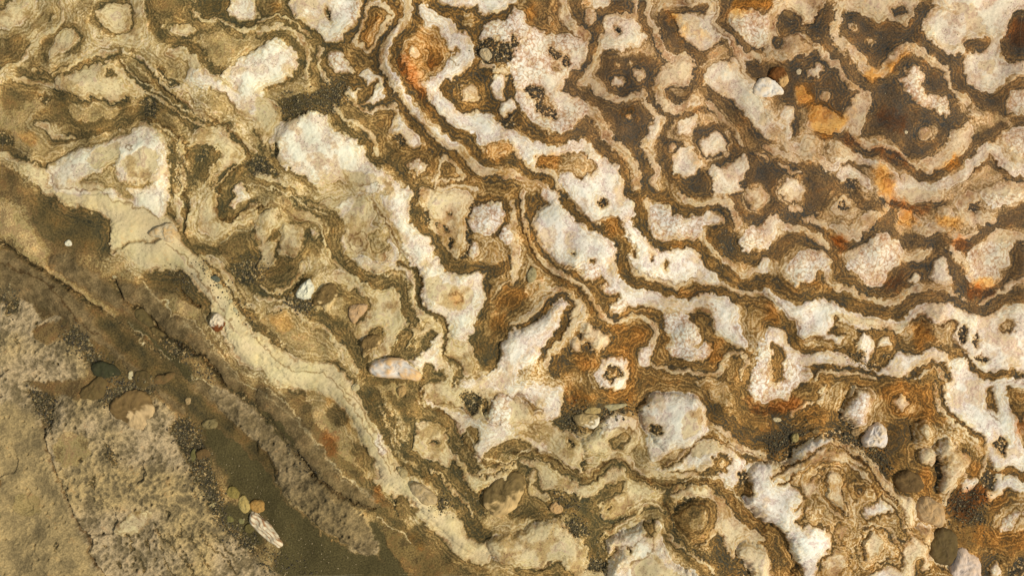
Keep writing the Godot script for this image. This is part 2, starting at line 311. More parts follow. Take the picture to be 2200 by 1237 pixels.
["W",0,[1783,360,1803,340,1817,330,1837,340,1863,343,1890,346,1910,360,1930,376,1943,393,1950,416,1923,416,1916,386,1896,366,1870,356,1843,346,1823,346,1803,356,1790,366]],
["T",0,[1857,360,1877,366,1903,370,1923,380,1910,390,1890,380,1870,380]],
["O",0,[1883,353,1916,373,1930,416,1883,416,1880,380]],
["C",0,[1890,390,1916,386,1923,416,1890,416]],
["W",0,[1803,366,1817,353,1837,360,1857,373,1870,393,1863,406,1843,386,1823,380,1803,386]],
["K",0,[1817,393,1830,386,1840,396,1830,406]],
["D",2.7,[1810,353,1837,353,1863,360]],
["C",4.0,[1650,316,1670,326,1697,333,1710,346]],
["D",4.4,[1650,346,1677,360,1703,360,1730,360,1750,366,1770,373]],
["C",3.0,[1677,353,1697,366,1717,373]],
["W",0,[1677,416,1683,393,1703,383,1720,393,1727,416]],
["D",4.4,[1730,393,1770,400,1797,393,1803,416]],
["W",0,[1950,416,1943,373,1963,380,1983,393,2010,393,2036,383,2063,366,2083,346,2103,320,2123,310,2143,316,2156,340,2176,353,2200,360,2200,376,2170,373,2150,353,2136,333,2123,333,2103,353,2076,380,2050,396,2016,410,1983,416]],
["T",0,[2083,380,2110,366,2130,360,2143,373,2150,393,2123,400,2096,393]],
["C",0,[2116,400,2150,386,2176,393,2200,400,2200,416,2123,416]],
["R",1.3,[2050,403,2083,380,2110,353,2126,336,2143,350,2163,376,2200,386]],
["D",2.7,[2096,366,2123,353,2143,366,2163,390,2200,396]],
["N",0,[2156,293,2176,280,2200,280,2200,333,2176,326,2163,310]],
["C",3.0,[2150,300,2170,326,2183,346,2200,353]],
["N",0,[2170,213,2183,193,2200,193,2200,240,2176,237]],
["T",4.7,[2056,240,2083,227,2110,246,2136,260,2163,253,2176,266]],
["C",0,[107,409,353,409,340,432,346,459,360,472,373,485,380,512,396,535,420,555,443,579,463,602,483,625,503,655,520,685,536,712,553,722,553,785,526,778,506,752,490,718,470,685,456,658,436,625,410,592,386,575,353,572,320,579,293,565,273,545,253,539,233,535,240,512,240,482,227,459,207,449,180,445,153,439,127,425]],
["C",0,[107,403,354,403,346,433,351,456,364,468,378,482,385,509,400,531,424,551,447,575,468,598,488,621,508,652,525,682,540,708,559,721,558,788,523,783,501,755,485,721,465,688,451,661,431,628,406,596,384,581,353,578,319,585,289,570,270,550,252,545,228,538,234,511,234,483,223,463,205,455,179,451,151,445,124,430]],
["L",0,[107,403,354,403,346,433,351,456,364,468,378,482,385,509,400,531,424,551,447,575,468,598,488,621,508,652,525,682,540,708,559,721,558,788,523,783,501,755,485,721,465,688,451,661,431,628,406,596,384,581,353,578,319,585,289,570,270,550,252,545,228,538,234,511,234,483,223,463,205,455,179,451,151,445,124,430]],
["H",13,[107,409,353,409,340,432,346,459,360,472,373,485,380,512,396,535,420,555,443,579,463,602,483,625,503,655,520,685,536,712,553,722,553,785,526,778,506,752,490,718,470,685,456,658,436,625,410,592,386,575,353,572,320,579,293,565,273,545,253,539,233,535,240,512,240,482,227,459,207,449,180,445,153,439,127,425]],
["T",1.3,[373,532,393,559,420,592,446,619,473,652,493,685,520,718,546,745]],
["B",1.0,[360,525,386,545,413,572,433,599,460,632,486,672,513,712]],
["X",0.8,[240,539,273,525,300,515,323,519,346,512]],
["D",0,[67,412,107,412,127,432,153,449,173,442,200,459,220,462,237,485,237,532,220,545,180,539,140,525,107,512,87,485,73,452]],
["T",0,[0,439,40,459,67,492,80,525,100,545,73,545,33,512,0,492]],
["B",0,[-3,545,40,552,67,572,93,592,120,612,153,632,180,658,207,678,233,705,253,732,280,758,306,778,333,798,353,828,300,828,266,785,220,745,180,718,147,692,100,665,47,645,-3,632]],
["B",0,[107,552,133,545,167,559,193,579,220,599,240,619,266,645,280,665,260,665,227,645,193,625,160,605,127,585,107,572]],
["B",0,[246,605,280,612,306,612,326,625,346,645,366,678,393,678,413,692,433,712,460,738,480,765,506,798,520,828,486,828,460,785,426,752,386,725,353,712,326,685,300,658,266,645,253,625]],
["M",0,[-3,545,40,552,67,572,93,592,120,612,153,632,180,658,207,678,233,705,253,732,280,758,306,778,333,798,353,828,300,828,266,785,220,745,180,718,147,692,100,665,47,645,-3,632]],
["M",0,[107,552,133,545,167,559,193,579,220,599,240,619,266,645,280,665,260,665,227,645,193,625,160,605,127,585,107,572]],
["M",0,[246,605,280,612,306,612,326,625,346,645,366,678,393,678,413,692,433,712,460,738,480,765,506,798,520,828,486,828,460,785,426,752,386,725,353,712,326,685,300,658,266,645,253,625]],
["H",9,[-3,545,40,552,67,572,93,592,120,612,153,632,180,658,207,678,233,705,253,732,280,758,306,778,333,798,353,828,300,828,266,785,220,745,180,718,147,692,100,665,47,645,-3,632]],
["H",10,[107,552,133,545,167,559,193,579,220,599,240,619,266,645,280,665,260,665,227,645,193,625,160,605,127,585,107,572]],
["H",11,[246,605,280,612,306,612,326,625,346,645,366,678,393,678,413,692,433,712,460,738,480,765,506,798,520,828,486,828,460,785,426,752,386,725,353,712,326,685,300,658,266,645,253,625]],
["W",1.0,[306,605,320,625,340,645,353,645,366,678]],
["C",1.3,[366,678,393,678,413,692,440,718,466,745,486,772,513,812]],
["W",1.0,[273,692,293,712,306,738]],
["W",1.0,[340,752,360,772,393,792,406,812]],
["X",1.7,[243,605,253,625,266,652,293,662,313,678,333,705,353,722,380,738,413,752,446,772,466,805,480,828]],
["X",1.3,[0,519,33,539,60,559,87,579,113,599,147,619,180,645,213,665]],
["K",0,[133,712,167,705,187,725,200,752,220,772,200,785,173,758,147,738]],
["K",0,[0,619,20,612,33,645,27,678,7,672]],
["K",0,[346,732,380,738,400,758,380,765,353,745]],
["D",0,[313,585,346,579,380,582,400,599,420,619,446,645,453,665,433,665,400,645,373,625,346,619,320,612]],
["T",0,[366,639,400,652,433,672,453,692,433,692,400,672,373,658]],
["X",1.3,[386,625,406,645,426,658]],
["B",5.7,[353,425,360,452,373,479,390,519,413,539,440,559,466,572,493,592,500,619,520,645,550,685]],
["C",4.0,[373,412,386,439,383,472,393,499]],
["D",3.8,[400,412,400,445,393,485,393,512,420,532,466,539]],
["C",3.0,[420,425,406,459,403,492]],
["C",5.1,[426,549,460,565,486,592,500,619,526,652,550,665]],
["C",0,[446,419,473,412,466,445,473,472,500,479,526,445,550,439,550,465,520,479,493,492,466,512,440,505,426,479,433,445]],
["D",0,[466,425,500,412,493,445,500,472,480,472,466,452]],
["W",0,[490,442,500,425,506,412,526,412,540,425,520,432,506,439,500,449]],
["D",3.3,[473,459,493,472,513,459,533,439,550,432]],
["B",0,[466,525,493,505,526,492,550,482,550,525,526,539,493,545,473,539]],
["H",9,[466,525,493,505,526,492,553,482,553,525,526,539,493,545,473,539]],
["C",1.2,[470,522,493,505,526,492,550,482]],
["D",0,[500,545,550,532,550,565,526,559,500,565]],
["K",0,[500,565,533,552,550,565,550,599,520,605,500,585]],
["D",3.8,[386,525,413,549,446,579,473,605,493,632,520,665,550,698]],
["G",0,[-3,632,27,645,60,652,100,672,127,692,113,712,93,738,133,738,173,758,180,792,167,805,120,828,-3,828]],
["H",7,[73,758,93,742,120,738,153,748,177,772,177,795,153,805,113,808,80,805,67,785]],
["B",0,[70,658,83,639,103,639,117,658,110,678,93,685,77,678]],
["B",0,[67,712,80,698,100,692,117,698,117,725,100,738,77,732]],
["B",0,[120,692,140,685,153,698,147,715,123,715]],
["H",5,[67,712,80,698,100,692,117,698,117,725,100,738,77,732]],
["H",5,[70,658,83,639,103,639,117,658,110,678,93,685,77,678]],
["K",0,[33,718,40,732,43,752,37,738]],
["D",0,[173,725,220,745,260,778,293,825,200,828,220,778]],
["S",0,[266,692,300,712,333,738,366,758,400,785,420,828,386,828,353,772,320,752,286,725]],
["T",0,[557,425,590,415,623,422,643,439,663,455,690,469,703,492,697,512,683,499,663,479,637,475,610,472,590,459,570,442,550,445]],
["C",0,[617,452,643,445,670,462,690,475,690,492,663,475,637,472]],
["C",0,[547,485,563,459,583,449,597,452,600,472,597,485,583,499,570,515,547,515]],
["B",4.2,[550,452,570,445,597,445,617,469,650,479,673,475,683,485,687,512,680,539]],
["C",0,[597,532,603,505,607,482,623,479,637,489,653,495,650,525,637,545,623,552,610,545,593,545]],
["H",9,[547,485,563,459,583,449,597,452,600,472,597,485,583,499,570,515,547,515]],
["H",9,[597,532,603,505,607,482,623,479,637,489,653,495,677,512,663,539,637,559,623,552,610,545,593,545]],
["B",0,[657,492,667,492,670,505,680,512,677,525,663,539,653,552,640,565,630,559,633,545,647,532,650,512]],
["W",0,[667,492,680,495,680,509,670,505]],
["C",0,[550,522,577,519,590,525,583,545,583,565,563,572,550,579]],
["D",3.8,[550,519,577,512,597,499]],
["D",3.8,[590,525,587,552,603,565,623,559,623,569,597,575,570,585]],
["B",0,[563,592,583,589,610,582,630,572,643,575,637,599,617,619,590,629,567,622,557,612]],
["H",8,[557,605,563,592,583,589,610,582,630,572,650,565,643,592,630,612,603,629,577,629,560,619]],
["C",3.0,[560,612,577,625,603,625,630,605,647,585,650,565]],
["D",4.4,[550,545,537,585,550,625,577,635,610,632,637,612,657,592]],
["K",0,[617,639,643,645,670,645,663,665,637,658]],
["C",2.0,[550,639,577,642,610,645,630,652]],
["T",0,[550,665,577,662,610,658,637,665,650,685,670,705,697,712,710,732,717,752,703,772,677,778,643,768,623,745,603,725,577,698,557,685]],
["O",0,[570,672,617,672,637,692,617,718,590,705]],
["C",3.3,[583,665,623,658,643,675,663,698,697,705,717,732,737,745,750,772,770,798]],
["D",4.0,[550,692,577,718,597,745,617,768,650,785,690,778,717,785,743,812,763,828]],
["D",5.1,[663,672,690,685,717,712,737,725,750,745,763,765,777,785,783,798]],
["C",0,[547,715,577,735,603,758,637,775,670,778,707,788,733,805,750,828,623,828,590,805,567,785,547,772]],
["C",0,[542,711,581,730,606,753,639,769,671,772,709,782,737,801,751,834,622,834,586,810,563,790,541,774]],
["L",0,[542,711,581,730,606,753,639,769,671,772,709,782,737,801,751,834,622,834,586,810,563,790,541,774]],
["H",14,[547,718,577,742,603,768,637,785,670,785,703,795,730,812,743,828,643,828,603,792,577,772,547,755]],
["B",1.0,[550,725,577,752,603,778,637,795,670,795,703,805,723,825]],
["C",0,[707,592,730,585,750,595,770,612,790,622,816,622,843,615,850,625,856,652,866,675,873,692,860,712,850,732,836,752,816,762,810,755,823,732,823,715,813,705,790,712,777,732,763,718,770,698,790,678,796,652,783,632,763,632,750,619,730,605]],
["B",0,[723,612,743,625,763,619,783,639,793,652,783,672,770,692,757,692,743,665,750,652,737,639,723,632]],
["B",0,[790,712,816,698,826,712,816,722,803,718]],
["D",3.3,[690,678,717,692,743,705,757,732,763,758,783,772]],
["B",7.4,[630,419,650,439,677,452,710,459,727,472,730,499,723,525,733,552,750,565,777,579,796,595,823,595,850,589,870,599,873,625,876,658,893,678,896,692,883,712,870,732,863,752,850,765]],
["D",2.3,[623,425,643,445,670,459,697,469,707,492,703,525,717,552,737,572,770,592,796,612,823,615,843,609,856,619,863,652,876,678,883,692,866,718,850,745]],
["T",2.0,[633,415,657,435,690,452,717,459,733,479,733,505,730,532,740,552,763,565,790,585,823,589,856,585,876,599,880,625,883,652]],
["D",1.7,[647,429,677,445,710,455,730,472]],
["C",0,[640,409,657,432,683,442,697,432,737,425,770,419,793,422,803,439,803,462,796,479,816,492,826,512,830,539,823,559,810,552,790,545,770,545,750,552,737,549,730,525,737,499,730,472,717,455,690,452,663,445,637,419]],
["W",0,[717,452,737,432,757,425,743,459,737,492,743,525,740,545,733,525,737,499,730,472]],
["D",1.3,[753,502,783,502,787,525,773,542,753,535,753,502]],
["B",1.3,[760,509,773,509,777,522,767,532,760,525,760,509]],
["T",0,[790,502,816,495,830,519,823,545,796,539,790,519]],
["W",0,[826,559,840,532,836,512,850,532,856,549,850,562,836,565]],
["R",1.7,[806,442,810,459,823,465,833,485,836,509,850,525,860,539,853,552]],
["W",0,[740,559,763,565,783,585,803,592,830,582,856,579,873,592,880,619,883,645,893,658,890,632,893,605,883,585,863,565,836,569,803,559,770,552]],
["C",6.8,[810,412,816,439,836,465,850,492,863,519,876,539,890,559]],
["B",1.0,[796,409,803,432,816,459,836,485,850,512,866,535,876,552]],
["W",0,[850,409,883,409,883,439,876,459,883,479,903,499,923,512,933,532,930,552,916,569,903,579,883,562,870,545,863,519,850,485,836,459,823,432,830,409]],
["W",0,[903,579,930,559,943,559,956,579,983,589,1010,585,1023,579,1040,572,1046,585,1033,605,1040,625,1043,645,1026,665,1023,692,1010,718,983,732,963,712,963,692,936,672,910,652,903,625,906,599]],
["C",0,[916,599,943,592,963,612,996,612,1016,625,1010,652,983,665,950,658,923,639]],
["O",0,[966,632,983,625,996,639,983,652,970,649]],
["R",1.0,[966,632,983,629,993,642,976,649]],
["H",10,[903,579,930,559,943,559,956,579,983,589,1010,585,1023,579,1040,572,1046,585,1033,605,1040,625,1043,645,1026,665,1023,692,1010,718,983,732,963,712,963,692,936,672,910,652,903,625,906,599]],
["B",3.3,[856,565,883,579,900,599,900,632,896,652,916,665,936,678,956,692,963,705,956,725,950,752,963,765,983,778,993,788,983,805,976,828]],
["D",1.0,[856,562,883,575,903,599,903,632,900,652,920,662,940,675,960,688,966,705,960,728,953,752,966,765,986,778,996,788]],
["C",4.0,[886,658,910,678,936,692,946,712,936,738,940,765,956,785,970,805,956,828]],
["C",0,[873,692,896,705,923,698,943,692,950,712,923,712,896,725]],
["D",6.2,[890,412,886,439,896,459,896,479,916,499,936,519,950,545,963,569,983,582,1010,579]],
["C",0,[906,409,976,409,1016,419,1010,439,1003,472,1006,499,996,525,990,545,976,552,956,532,943,505,930,485,916,459,906,439]],
["K",0,[916,455,923,462,923,475,916,482]],
["K",0,[936,479,943,479,943,485]],
["K",0,[953,485,960,485,963,499,956,499]],
["K",0,[963,512,970,509,970,525,963,532]],
["K",0,[960,459,970,452,966,462]],
["H",7,[930,412,976,409,1010,432,1003,472,1006,499,996,525,990,545,976,545,963,532,956,505,936,485,923,459,923,432]],
["N",0,[1010,452,1020,439,1036,435,1056,432,1076,439,1083,459,1076,479,1063,495,1043,505,1023,499,1010,492]],
["K",1.7,[1013,435,1006,465,1003,499,1010,525,996,552]],
["D",2.7,[1023,432,1050,429,1076,432,1090,452,1083,479,1063,505]],
["T",0,[1016,512,1050,512,1076,525,1100,532,1100,559,1070,565,1036,572,1016,559]],
["N",0,[1073,499,1086,485,1100,485,1100,519,1083,522]],
["N",0,[1003,525,1023,519,1026,545,1010,552]],
["D",0,[976,559,1003,572,1030,559,1056,572,1083,559,1100,545,1100,572,1076,585,1050,592]],
["D",4.8,[1043,579,1043,612,1046,645,1036,678,1026,712,1016,732]],
["B",0,[1056,639,1076,612,1100,605,1100,678,1070,665]],
["O",0,[1070,639,1083,625,1100,619,1100,672,1076,658]],
["C",1.7,[1056,645,1070,619,1100,605]],
["B",0,[1050,692,1070,678,1093,692,1083,718,1060,725]],
["O",0,[1050,692,1070,678,1093,692,1083,718,1060,725]],
["D",0,[1023,725,1056,732,1076,745,1070,772,1050,792,1030,772,1016,745]],
["W",0,[1103,725,1076,745,1076,772,1063,792,1043,805,1023,812,1003,818,996,828,1103,828]],
["C",0,[963,718,983,738,1003,732,1016,752,1023,778,1016,805,996,798,976,772,956,752]],
["B",0,[873,745,880,718,903,702,930,705,940,712,923,732,910,752,890,768,876,765]],
["T",0,[890,738,903,718,916,718,903,738,890,755]],
["W",0,[883,768,910,755,930,735,943,705,950,718,946,745,950,778,943,798,936,818,923,822,910,805,896,785]],
["B",0,[910,805,916,785,930,782,940,798,950,802,943,818,926,822,910,815]],
["D",4.4,[783,805,796,818,830,815,856,818,883,825]],
["W",0,[1153,459,1167,449,1180,439,1193,425,1207,439,1220,459,1233,472,1253,485,1267,499,1293,505,1307,519,1320,529,1320,552,1307,569,1293,579,1267,569,1253,565,1240,575,1220,572,1200,565,1183,545,1167,525,1153,505,1147,485]],
["W",0,[1167,409,1193,409,1200,425,1187,439,1173,432]],
["C",1.7,[1180,439,1157,452,1147,472,1147,492,1160,519,1180,545,1200,569,1233,579,1253,592,1273,605]],
["H",11,[1153,459,1167,449,1180,439,1193,425,1207,439,1220,459,1233,472,1253,485,1267,499,1293,505,1307,519,1320,529,1320,552,1307,569,1293,579,1267,569,1253,565,1240,575,1220,572,1200,565,1183,545,1167,525,1153,505,1147,485]],
["O",0,[1203,492,1213,489,1227,492,1223,499,1210,499]],
["N",0,[1247,572,1267,562,1280,579,1287,592,1273,602,1253,592]],
["K",0,[1223,539,1233,539,1230,545]],
["B",0,[1267,555,1277,555,1277,565,1267,565]],
["D",4.6,[1140,432,1167,425,1173,435,1160,445,1137,459,1133,479,1143,502,1157,525,1173,545,1190,565,1213,579,1240,592,1267,612,1287,632,1293,652,1307,672,1333,685,1366,672,1400,672,1423,692,1426,718,1420,745,1406,765]],
["B",7.4,[1180,559,1213,575,1247,592,1280,599,1300,612,1320,632,1333,652,1346,665,1380,665,1406,672,1426,692]],
["B",0,[1253,599,1287,592,1300,612,1320,625,1327,639,1313,658,1307,672,1293,645,1273,619]],
["C",3.7,[1123,412,1123,445,1127,479,1137,512,1150,539,1173,565,1200,585,1227,599,1253,619,1273,645,1283,665,1300,685,1327,692,1360,678,1393,688,1410,705,1406,732,1393,758,1380,772]],
["B",7.4,[1107,412,1110,445,1117,479,1127,519,1140,545,1167,579,1200,602,1233,619,1260,645,1273,672,1293,698]],
["D",1.3,[1113,412,1117,445,1123,485,1133,522,1147,549,1173,579,1207,602,1240,622,1263,649,1280,678]],
["T",1.7,[1103,425,1107,459,1113,492,1123,525,1133,549,1160,582,1193,609,1227,625,1253,652,1270,678]],
["C",0,[1100,432,1107,459,1110,499,1117,545,1113,585,1100,592]],
["B",0,[1097,612,1120,605,1127,625,1127,652,1113,665,1097,658]],
["O",0,[1097,612,1120,605,1127,625,1127,652,1113,665,1097,658]],
["T",0,[1107,592,1133,579,1153,599,1160,612,1133,632,1127,605]],
["C",4.5,[1100,698,1127,685,1153,665,1173,645,1193,632,1213,625,1233,639,1240,658,1227,678]],
["W",0,[1097,712,1127,705,1147,692,1167,678,1187,662,1193,645,1210,642,1220,652,1213,665,1200,678,1200,698,1187,718,1167,735,1160,758,1147,772,1127,785,1097,792]],
["H",12,[1077,738,1093,718,1127,705,1147,692,1167,678,1187,662,1193,645,1210,642,1220,652,1213,665,1200,678,1200,698,1187,718,1167,735,1160,758,1147,772,1127,785,1100,798,1073,792,1067,765]],
["D",3.7,[1100,705,1133,692,1160,672,1180,645,1207,632,1227,645,1227,665,1213,692,1200,718,1180,738,1167,765]],
["C",4.0,[1247,645,1253,672,1233,692,1220,718,1200,738,1180,758,1173,785]],
["C",4.2,[1147,632,1160,619,1187,619,1213,619]],
["D",0,[1187,772,1213,758,1227,738,1247,718,1267,705,1293,698,1313,712,1307,738,1280,758,1253,765,1227,785,1200,798,1180,792]],
["C",0,[1247,705,1257,692,1267,695,1280,705,1300,715,1310,728,1300,742,1283,758,1273,752,1267,738,1253,732,1243,738,1247,752,1233,755,1223,742,1233,728,1250,722]],
["H",15,[1247,705,1257,692,1267,695,1280,705,1300,715,1310,728,1300,742,1283,758,1273,752,1267,738,1253,732,1243,738,1247,752,1233,755,1223,742,1233,728,1250,722]],
["B",0,[1313,698,1346,698,1380,698,1400,705,1393,732,1373,752,1366,778,1373,828,1346,828,1353,798,1340,778,1313,765,1287,772,1300,752,1313,732]],
["O",0,[1313,698,1346,698,1380,698,1400,705,1393,732,1373,752,1366,778,1373,828,1346,828,1353,798,1340,778,1313,765,1287,772,1300,752,1313,732]],
["B",0,[1227,765,1247,758,1273,765,1280,785,1253,798,1233,785]],
["O",0,[1227,765,1247,758,1273,765,1280,785,1253,798,1233,785]],
["W",0,[1290,785,1300,768,1320,775,1340,778,1353,792,1346,812,1333,828,1293,828,1287,805]],
["K",0,[1300,798,1313,788,1333,788,1327,805,1313,818,1300,812]],
["B",0,[1307,802,1320,792,1323,805,1313,812]],
["W",0,[1373,758,1386,748,1400,745,1400,772,1393,785,1380,782]],
["C",4.0,[1413,698,1410,725,1400,745]],
["B",0,[1486,678,1506,665,1526,672,1533,705,1540,725,1566,738,1586,745,1600,758,1580,772,1560,758,1546,772,1533,785,1506,792,1466,788,1433,785,1406,778,1413,758,1426,745,1440,758,1453,772,1493,775,1520,772,1533,745,1520,732,1506,712,1493,692]],
["O",0,[1520,732,1546,732,1546,772,1520,785]],
["N",0,[1426,672,1446,665,1473,678,1493,692,1503,712,1503,732,1486,745,1500,752,1520,732,1530,738,1526,765,1513,775,1493,772,1460,768,1436,772,1423,758,1433,745,1450,738,1443,718,1430,705]],
["W",0,[1320,545,1333,605,1353,619,1380,625,1413,629,1446,639,1480,645,1506,632,1533,632,1560,639,1580,652,1586,678,1580,692,1593,718,1606,738,1600,745,1573,738,1553,725,1540,712,1533,678,1513,665,1486,672,1460,665,1426,665,1406,665,1380,658,1353,658,1333,639,1320,619,1300,599,1293,579,1307,572]],
["C",1.7,[1426,665,1453,668,1486,668,1513,662,1533,678,1540,712,1566,732,1600,748]],
["N",0,[1290,612,1307,609,1327,622,1320,632,1293,629]],
["N",0,[1313,658,1327,639,1340,645,1353,655,1327,672,1310,668]],
["N",0,[1513,658,1533,652,1540,672,1520,672]],
["D",3.8,[1406,778,1433,785,1466,792,1506,795,1540,788,1546,765,1566,752,1593,758,1606,765]],
["C",3.3,[1406,785,1440,798,1480,798,1513,805,1546,798,1553,772,1573,758,1600,765,1593,792,1586,812]],
["B",0,[1380,792,1420,798,1466,805,1533,808,1573,785,1586,772,1600,785,1593,828,1380,828]],
["T",0,[1500,818,1520,812,1546,815,1553,828,1500,828]],
["N",0,[1610,828,1613,798,1633,778,1653,772,1653,828]],
["N",0,[1623,758,1633,738,1653,738,1653,772,1633,778]],
["D",3.8,[1200,412,1217,432,1233,452,1253,469,1273,485,1293,492,1313,505,1327,519,1333,545,1333,572,1346,592,1366,612,1386,615,1413,612,1440,619,1466,635,1493,632,1520,622,1546,625,1573,632,1600,645,1626,645,1650,649]],
["B",0,[1293,479,1320,465,1333,479,1333,505,1313,502]],
["O",0,[1293,479,1320,465,1333,479,1333,505,1313,502]],
["B",4.0,[1340,512,1346,539,1343,565,1360,585,1386,602,1420,605,1453,625,1480,625,1513,612,1546,615,1580,625,1650,642]],
["O",0,[1420,605,1473,625,1513,612,1546,619,1513,629,1473,635,1440,619]],
["C",3.8,[1227,425,1240,442,1260,455,1280,479,1300,465,1320,462,1333,472,1340,492,1353,512,1360,532,1353,565,1373,592,1406,599,1440,612,1460,619,1473,605,1493,595,1513,605,1553,612,1600,629,1650,632]],
["R",0.8,[1220,419,1237,442,1257,459,1277,479,1300,465,1320,462,1337,475,1353,512,1363,535,1353,562,1373,585,1406,595,1426,599,1446,609,1473,602,1493,592]],
["W",0,[1227,409,1327,409,1340,425,1360,432,1363,452,1356,472,1360,485,1373,499,1386,512,1400,525,1413,539,1446,535,1480,532,1500,545,1513,572,1533,585,1546,599,1533,612,1506,605,1493,592,1466,605,1446,609,1426,599,1406,592,1380,589,1360,572,1353,552,1363,539,1353,519,1340,499,1333,472,1320,462,1293,472,1273,479,1253,452,1233,432]],
["K",0,[1280,429,1300,429,1303,442,1287,442]],
["K",0,[1393,552,1400,552,1400,562]],
["B",0,[1423,565,1433,562,1433,575,1426,579]],
["B",0,[1360,535,1366,539,1363,549,1356,545]],
["D",6.6,[1350,412,1366,432,1376,452,1380,479,1390,499,1403,515,1423,529,1453,525,1486,525,1506,539,1513,559,1533,572,1560,585,1586,605,1613,612,1650,602]],
["C",4.2,[1393,439,1400,465,1400,492,1420,512]],
["N",0,[1400,445,1426,439,1446,442,1446,459,1466,465,1493,465,1513,472,1506,492,1500,512,1466,515,1433,515,1406,505,1400,479]],
["D",7.5,[1400,412,1426,422,1440,442,1460,452,1486,455,1513,445,1533,445,1553,455,1563,479,1566,505,1580,532,1600,552,1626,555,1650,545]],
["D",0,[1523,499,1540,485,1560,485,1580,525,1593,552,1573,559,1546,545,1533,525,1523,512]],
["W",0,[1513,472,1526,455,1546,459,1553,472,1540,485,1523,479]],
["C",4.2,[1513,505,1526,532,1553,552,1573,569,1600,592,1626,579,1650,579]],
["W",0,[1633,565,1650,555,1650,585,1633,579]],
["C",4.2,[1460,412,1480,432,1506,439,1540,432,1566,439,1576,459,1586,485]],
["N",0,[1590,512,1606,495,1626,485,1653,472,1653,525,1626,532,1606,539,1593,525]],
["D",0,[1566,419,1600,412,1600,439,1620,459,1650,452,1650,472,1620,479,1593,472,1580,445]],
["C",0,[1606,425,1620,412,1640,419,1646,432,1633,452,1613,445]],
["C",0,[1690,412,1723,412,1727,422,1710,432,1690,425]],
["C",0,[1697,445,1710,442,1723,445,1717,455,1700,455]],
["C",4.0,[1770,412,1767,432,1757,452,1747,465,1757,479,1777,485]],
["C",0,[1790,439,1803,425,1817,425,1827,439,1837,452,1823,459,1803,459,1793,452]],
["K",0,[1800,435,1810,429,1820,442,1817,452,1803,452]],
["D",0,[1650,432,1677,439,1703,465,1730,465,1743,479,1770,499,1797,512,1817,525,1837,525,1857,512,1870,485,1890,472,1903,472,1916,492,1943,505,1970,512,1996,505,2010,499,2030,512,2056,522,2076,512,2096,499,2116,485,2143,472,2170,459,2200,445,2200,472,2176,485,2143,492,2116,505,2090,525,2070,539,2050,525,2023,525,1996,532,1970,525,1943,525,1916,505,1896,492,1877,492,1857,519,1837,532,1810,532,1783,519,1763,499,1737,485,1717,479,1690,479,1670,465,1650,459]],
["R",0,[2043,512,2076,512,2090,532,2070,545,2043,532]],
["R",0,[1797,505,1837,519,1823,532,1790,519]],
["D",4.4,[1837,419,1857,445,1890,445,1916,459,1910,472]],
["C",0,[1790,485,1810,485,1830,499,1843,479,1857,465,1877,452,1883,462,1877,479,1857,499,1843,512,1817,512,1803,502]],
["O",0,[1750,472,1777,485,1810,505,1843,515,1803,515,1770,492]],
["C",0,[1896,409,2016,409,2023,425,2003,432,1976,432,1960,439,1936,429,1910,432]],
["O",0,[1883,412,1910,429,1936,429,1916,442]],
["R",0,[1890,425,1936,432,1963,445,2010,439,1996,455,1956,455,1916,442]],
["D",3.8,[1896,429,1930,439,1956,445,1996,442,2023,432]],
["C",0,[1930,459,1943,449,1956,459,1950,472,1936,472]],
["O",0,[1923,459,1956,452,1983,472,1956,485,1930,479]],
["C",0,[1966,459,1983,472,1973,479]],
["C",0,[2026,455,2036,449,2046,459,2036,472,2026,469]],
["O",0,[2010,465,2070,472,2063,492,2023,485]],
["C",0,[1976,499,1996,482,2016,479,2026,495,2010,499,1990,505]],
["T",0,[1923,475,1936,485,1943,502,1930,499]],
["C",0,[2056,439,2070,419,2090,412,2096,432,2083,452,2110,459,2136,472,2123,482,2096,479,2076,485,2063,465]],
["K",0,[2080,439,2096,439,2100,455,2083,455]],
["C",3.0,[2043,509,2070,512,2096,499]],
["N",0,[2106,425,2123,409,2203,409,2183,429,2150,439,2123,439]],
["N",0,[1843,545,1857,532,1870,512,1890,502,1910,512,1930,525,1943,539,1930,565,1916,579,1903,599,1893,612,1870,612,1857,599,1837,585,1823,572,1823,555]],
["O",0,[1857,599,1877,605,1896,605,1910,585,1923,585,1910,605,1890,619,1863,612]],
["C",0,[1936,545,1963,552,1983,539,2003,529,1996,545,1976,559,1950,559]],
["C",0,[1843,532,1863,525,1843,545,1823,559,1823,545]],
["N",0,[1697,565,1717,545,1737,535,1757,545,1777,559,1783,579,1777,585,1757,579,1750,595,1730,609,1710,612,1697,592,1690,579]],
["C",4.2,[1760,545,1780,559,1777,585,1777,612,1797,619,1823,619,1843,632,1870,642,1903,649,1930,649,1950,632,1970,619,1996,619,2023,619,2050,629,2073,642]],
["C",5.1,[1650,492,1677,485,1703,489,1730,495,1750,509,1770,519,1780,529]],
["W",0,[1650,472,1667,459,1673,472,1663,505,1650,519]],
["D",7.7,[1650,545,1677,535,1690,519,1717,509,1743,515,1763,532,1783,545,1797,565,1810,592,1830,612,1863,625,1896,629,1930,619,1956,605]],
["D",0,[1930,579,1956,565,1983,559,2003,552,2016,539,2036,545,2050,565,2063,592,2076,612,2096,632,2116,632,2150,619,2170,599,2183,572,2190,552,2176,532,2200,525,2200,592,2176,599,2156,625,2130,645,2103,658,2076,645,2050,632,2043,599,2023,559,2006,579,1996,605,1970,592,1943,612,1923,612]],
["R",0,[1903,599,1936,592,1936,619,1896,625]],
["R",0,[2063,599,2096,612,2143,612,2136,639,2090,639]],
["W",0,[2006,565,2016,552,2030,565,2036,585,2043,605,2030,612,2010,605,2003,585]],
["W",0,[1956,599,1970,585,1983,592,1976,605]],
